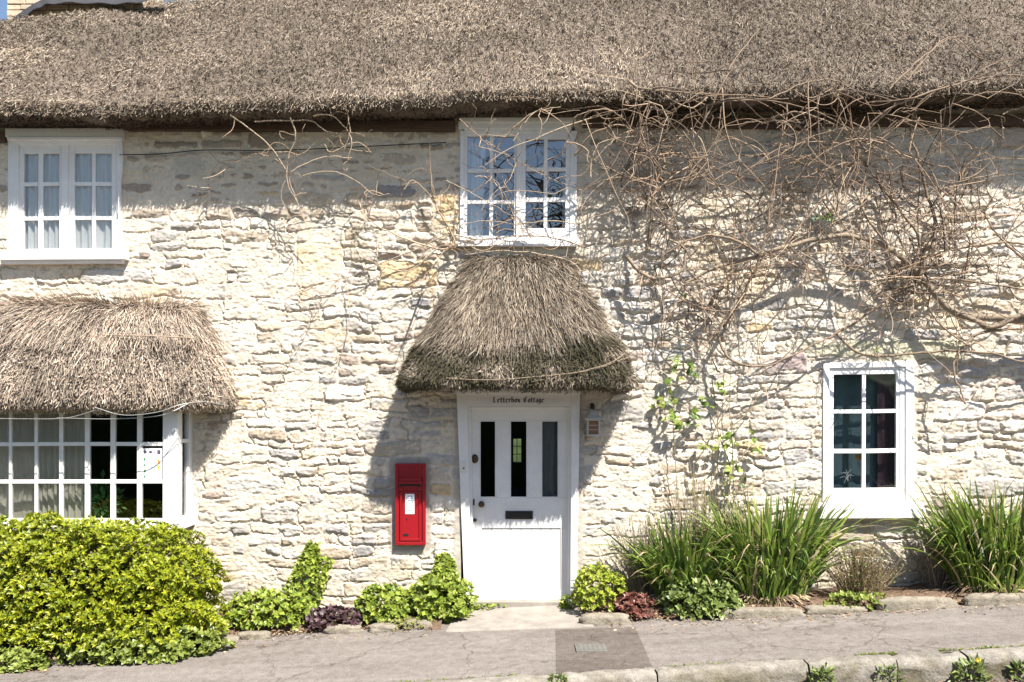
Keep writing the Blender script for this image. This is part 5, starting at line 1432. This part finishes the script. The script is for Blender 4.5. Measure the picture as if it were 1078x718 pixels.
# second climber, left of the upper window
v2 = empty('climbing_vine', P(480, 260, -.06), 'sparse bare vine sprays under the eave left of the window above the door', 'vine')
BL = [
    ([(243, 121, -.46), (262, 135, -.42), (282, 152, -.36), (300, 178, -.3), (310, 205, -.25), (320, 232, -.2), (326, 246, -.18)], .008, .004),
    ([(268, 128, -.42), (306, 127, -.42), (330, 128, -.4), (342, 138, -.38), (356, 142, -.36), (364, 156, -.34), (388, 160, -.32)], .009, .005),
    ([(306, 124, -.44), (311, 145, -.38), (304, 165, -.34), (302, 190, -.3), (312, 212, -.26)], .009, .004),
    ([(330, 122, -.44), (346, 121, -.44), (360, 130, -.4), (370, 148, -.38), (366, 168, -.34)], .008, .004),
    ([(366, 118, -.46), (368, 140, -.42), (362, 158, -.38)], .007, .004),
    ([(270, 162, -.3), (300, 160, -.34), (318, 162, -.34), (334, 148, -.36)], .007, .004),
    ([(248, 172, -.22), (270, 162, -.28), (290, 168, -.3), (304, 182, -.3)], .007, .004),
    ([(304, 182, -.3), (322, 172, -.32), (345, 165, -.34), (370, 166, -.34)], .007, .004),
    ([(342, 152, -.36), (348, 160, -.36), (375, 150, -.36), (391, 160, -.34)], .006, .004),
    ([(302, 185, -.3), (296, 205, -.26), (306, 230, -.2), (316, 240, -.18)], .006, .004),
    ([(318, 185, -.3), (345, 180, -.3), (370, 188, -.26), (395, 205, -.2), (410, 204, -.2)], .006, .004),
    ([(480, 258, -.1), (470, 235, -.12), (458, 215, -.14), (453, 180, -.2), (452, 150, -.3)], .013, .005),
    ([(480, 258, -.1), (462, 262, -.1), (430, 252, -.12), (402, 240, -.14), (385, 228, -.15), (376, 210, -.16)], .012, .005),
    ([(500, 252, -.09), (470, 248, -.1), (440, 262, -.11), (405, 275, -.1), (370, 290, -.09), (330, 300, -.08), (300, 315, -.07)], .009, .004),
    ([(460, 262, -.1), (430, 285, -.09), (400, 278, -.09), (375, 268, -.09)], .009, .004),
    ([(620, 262, -.10), (590, 252, -.12), (560, 248, -.12), (525, 250, -.12), (490, 254, -.11), (470, 262, -.1)], .009, .007),
    ([(360, 290, -.07), (335, 320, -.06), (318, 355, -.06), (298, 390, -.06), (280, 425, -.06)], .005, .003),
    ([(363, 290, -.07), (368, 330, -.06), (360, 370, -.06), (345, 405, -.06), (330, 460, -.06)], .005, .003),
    ([(425, 200, -.2), (435, 190, -.2), (452, 205, -.16), (470, 225, -.13)], .007, .004),
    ([(470, 262, -.1), (448, 290, -.08), (432, 300, -.08), (418, 302, -.08)], .006, .003),
    ([(246, 168, -.2), (232, 178, -.16), (222, 192, -.12), (220, 204, -.1)], .005, .003),
    ([(622, 300, -.08), (600, 275, -.1), (560, 266, -.12), (520, 264, -.12), (490, 268, -.1)], .008, .005),
    ([(540, 148, -.44), (560, 120, -.5), (590, 112, -.54)], .008, .004),
    ([(520, 172, -.3), (524, 155, -.36), (540, 135, -.44), (562, 118, -.5), (580, 116, -.52)], .009, .005),
    ([(484, 125, -.5), (500, 140, -.4), (530, 160, -.3), (560, 178, -.24), (585, 190, -.2), (612, 200, -.16)], .006, .004),
    ([(470, 190, -.2), (500, 205, -.2), (530, 222, -.18), (560, 240, -.15)], .006, .004),
    ([(610, 236, -.14), (575, 232, -.16), (545, 236, -.16), (510, 232, -.16), (480, 238, -.14)], .006, .004),
    ([(500, 186, -.2), (512, 186, -.22), (528, 200, -.2), (540, 225, -.18), (552, 250, -.14)], .006, .003),
    ([(560, 252, -.14), (545, 225, -.18), (535, 205, -.2), (528, 185, -.22)], .006, .003),
]
lp = []
for ctrl, r0, r1 in BL:
    K = 10 + 4 * len(ctrl); c = resample(np.array([P(*q_) for q_ in ctrl]), K)
    c += np.stack([fbm(np.arange(K) * .4 + r0 * 2000 + len(lp), np.arange(K) * .0 + i, i + 1, 3) for i in range(3)], 1) * np.array([.009, .006, .009])
    c = keep_out(c[None])[0]; v, q = tubes(c[None], np.linspace(r0, r1, K)[None] * .85, 6)
    npmesh('branch', v, q, None, M['bark'], v2, np.tile(np.array((.40, .31, .22)) * (.75 + .5 * R.rand()), (len(v), 1)), smooth=True); lp.append(c)
lpp = np.vstack(lp[11:]); n = 150
Pa, Ra = batch(n, 12, .028, .18, .0042, .002, src=lpp[R.choice(len(lpp), n)])
lpq = np.vstack(lp[:11]); Pb, Rb = batch(26, 12, .024, .3, .004, .0025, src=lpq[R.choice(len(lpq), 26)])
Pa = np.vstack([Pa, Pb]); Ra = np.vstack([Ra, Rb]); X_, Y_ = px_of(Pa)
bad = ((Y_ > 330) & (X_ > 400)).any(1) | (Y_ < 100).any(1); Pa, Ra = Pa[~bad], Ra[~bad]
v, q = tubes(Pa, Ra, 5); o = npmesh('twigs', v, q, None, M['bark'], v2, np.repeat(colvar(len(Pa), TAN, (.3, .3, .2, .2), .2), 12 * 5, 0), smooth=True); o['kind'] = 'stuff'

# leafy climber on canes right of the lantern
cl = empty('leafy_climber', ground_at(740, -.12), 'slender climber with fresh lobed green leaves on thin stems right of the lantern', 'climber')
ST = [[(716, 640, -.12), (716, 560, -.1), (712, 500, -.09), (708, 440, -.1), (702, 395, -.12)], [(773, 640, -.12), (772, 540, -.1), (771, 470, -.09), (768, 420, -.08), (770, 370, -.08)], [(772, 500, -.1), (750, 440, -.12), (735, 430, -.13), (715, 425, -.12)],
      [(762, 640, -.12), (764, 560, -.13), (768, 510, -.14), (776, 480, -.14)], [(770, 450, -.1), (790, 430, -.1), (804, 400, -.1)], [(742, 470, -.1), (760, 440, -.12), (772, 410, -.12)], [(775, 490, -.12), (790, 470, -.12), (806, 466, -.11)], [(750, 400, -.07), (757, 470, -.06), (745, 530, -.06)]]
tp_ = np.array([resample(np.array([P(*q_) for q_ in s]), 20) for s in ST]); tp_ += R.normal(size=tp_.shape) * .003
v, q = tubes(tp_, np.linspace(.007, .0035, 20)[None, :] * np.ones((len(ST), 1)), 6); npmesh('stem', v, q, None, M['bark'], cl, np.tile((.26, .22, .13), (len(v), 1)))
leafspray('foliage', cl, [(714, 384, -.14), (706, 392, -.14), (722, 393, -.15), (712, 378, -.12), (726, 380, -.12), (698, 412, -.14), (705, 418, -.14), (710, 425, -.15), (700, 424, -.13), (712, 437, -.15), (706, 440, -.14), (722, 447, -.13), (735, 424, -.14), (742, 426, -.13), (728, 436, -.15), (738, 440, -.13), (756, 405, -.12), (762, 415, -.11), (742, 465, -.12), (764, 467, -.13), (772, 464, -.13), (757, 468, -.12), (770, 485, -.15), (774, 492, -.16), (768, 500, -.15), (788, 470, -.12), (796, 474, -.12), (763, 505, -.15), (780, 505, -.14), (772, 458, -.12)], .085, 3, [(.13, .21, .03), (.19, .27, .045), (.08, .14, .025), (.26, .31, .07)], .035)
leafspray('foliage', cl, [(690, 424, -.08), (790, 456, -.08), (718, 312, -.12), (926, 366, -.1)], .05, 2, [(.25, .36, .06)], .02)

# ================================================================== across the road (seen only mirrored in the glass)
def added_hedge(yc=-16, sc_=1.):  # unseen hedge, added with heights set to darken reflections in the panes
    xs = np.linspace(-26, 26, 120); t = np.linspace(0, PI, 22)
    X = xs[:, None] * np.ones(22); hh = sc_ * np.interp(xs, [-26, -12, -6, -2, 3, 6, 8, 26], [5, 5.2, 4.4, 4.5, 4.2, 3.8, 3.8, 3.6])
    n1 = 1 + .22 * fbm(X * .9, t[None, :] * 3 + 0 * X, 2, 4)
    Y = yc + 1.6 * np.cos(t)[None, :] * n1; Z = g(X, -9) - .3 + hh[:, None] * np.sin(t)[None, :] ** .6 * n1
    I = np.arange(X.size).reshape(X.shape); Q = np.stack([I[:-1, :-1], I[1:, :-1], I[1:, 1:], I[:-1, 1:]], -1).reshape(-1, 4)
    tag(npmesh('added_hedge', np.stack([X, Y, Z], -1).reshape(-1, 3), Q, None, mat('added_hedge_leaf', (.035, .055, .015), rough=.9, var=.5, scale=2.5, fine=.4, fscale=12), None), kind='stuff')


added_hedge()
added_hedge(11., .5)
tree = empty('bare_tree', (2.2, -17, g(2.2, -9) - .3), 'bare budding tree across the road mirrored in the upper window', 'tree')
tb_ = resample(np.array([(2.2, -17, -.3), (2.25, -17, 2.5), (2.1, -17.1, 5), (2.3, -17, 8)]), 20); v, q = tubes(tb_[None], np.linspace(.2, .05, 20)[None], 10)
npmesh('trunk', v, q, None, M['bark'], tree, np.tile((.12, .1, .08), (len(v), 1)), smooth=True)
nb = 420; sb = tb_[R.randint(9, 20, nb)]; db = unit(R.normal(size=(nb, 3)) + np.array([0, 0, .5])); eb = sb + db * R.uniform(.8, 2.4, nb)[:, None]
mb_ = (sb + eb) / 2 + R.normal(size=(nb, 3)) * .15; pb_ = np.array([resample(np.stack([a_, b_, c_]), 8) for a_, b_, c_ in zip(sb, mb_, eb)])
v, q = tubes(pb_, np.linspace(.035, .008, 8)[None, :] * np.ones((nb, 1)), 5); npmesh('branches', v, q, None, M['bark'], tree, np.tile((.11, .09, .075), (len(v), 1)))['kind'] = 'stuff'
lp_ = pb_[R.randint(0, nb, 9000), R.randint(3, 8, 9000)] + R.normal(size=(9000, 3)) * .18; L_ = R.uniform(.05, .12, 9000)
v, t = leaf_mesh(lp_, R.normal(size=(9000, 3)), R.normal(size=(9000, 3)), L_, L_ * .6); npmesh('foliage', v, None, t, M['leaf'], tree, np.repeat(colvar(9000, [(.07, .09, .03), (.12, .12, .05)], [.5, .5]), 5, 0))['kind'] = 'stuff'

# ================================================================== LIGHT, SKY, CAMERA
d = Vector((-.69, 1.0, -1.72)).normalized()
sun = bpy.data.lights.new('sun', 'SUN'); sun.energy = 5.0; sun.angle = math.radians(.53); sun.color = (1., .945, .865)
so = bpy.data.objects.new('sun', sun); COL.objects.link(so); so.rotation_euler = d.to_track_quat('-Z', 'Y').to_euler(); so.location = (8, -12, 20)
wd = bpy.data.worlds.new('World'); SC.world = wd; wd.use_nodes = True
N, L = wd.node_tree.nodes, wd.node_tree.links
sky = N.new('ShaderNodeTexSky'); sky.sky_type = 'NISHITA'; sky.sun_disc = False
sky.sun_elevation = math.asin(-d.z); sky.sun_rotation = math.atan2(-d.x, -d.y)
sky.air_density = 1.0; sky.dust_density = .6; sky.ozone_density = 1.0
L.new(sky.outputs[0], N['Background'].inputs[0]); N['Background'].inputs[1].default_value = .07

cam = bpy.data.cameras.new('camera'); co = bpy.data.objects.new('camera', cam); COL.objects.link(co)
co.location = (0, -D, H); co.rotation_euler = (PI / 2, 0, 0)
cam.sensor_fit = 'HORIZONTAL'; cam.sensor_width = 36; cam.lens = 36 * F / 1078; cam.shift_y = (HY - 359) / 1078
cam.clip_end = 1000; SC.camera = co
SC.view_settings.view_transform = 'Standard'; SC.view_settings.look = 'None'; SC.view_settings.gamma = 1; SC.view_settings.use_curve_mapping = False
SC.view_settings.exposure = 1.33
SC.render.engine = 'CYCLES'
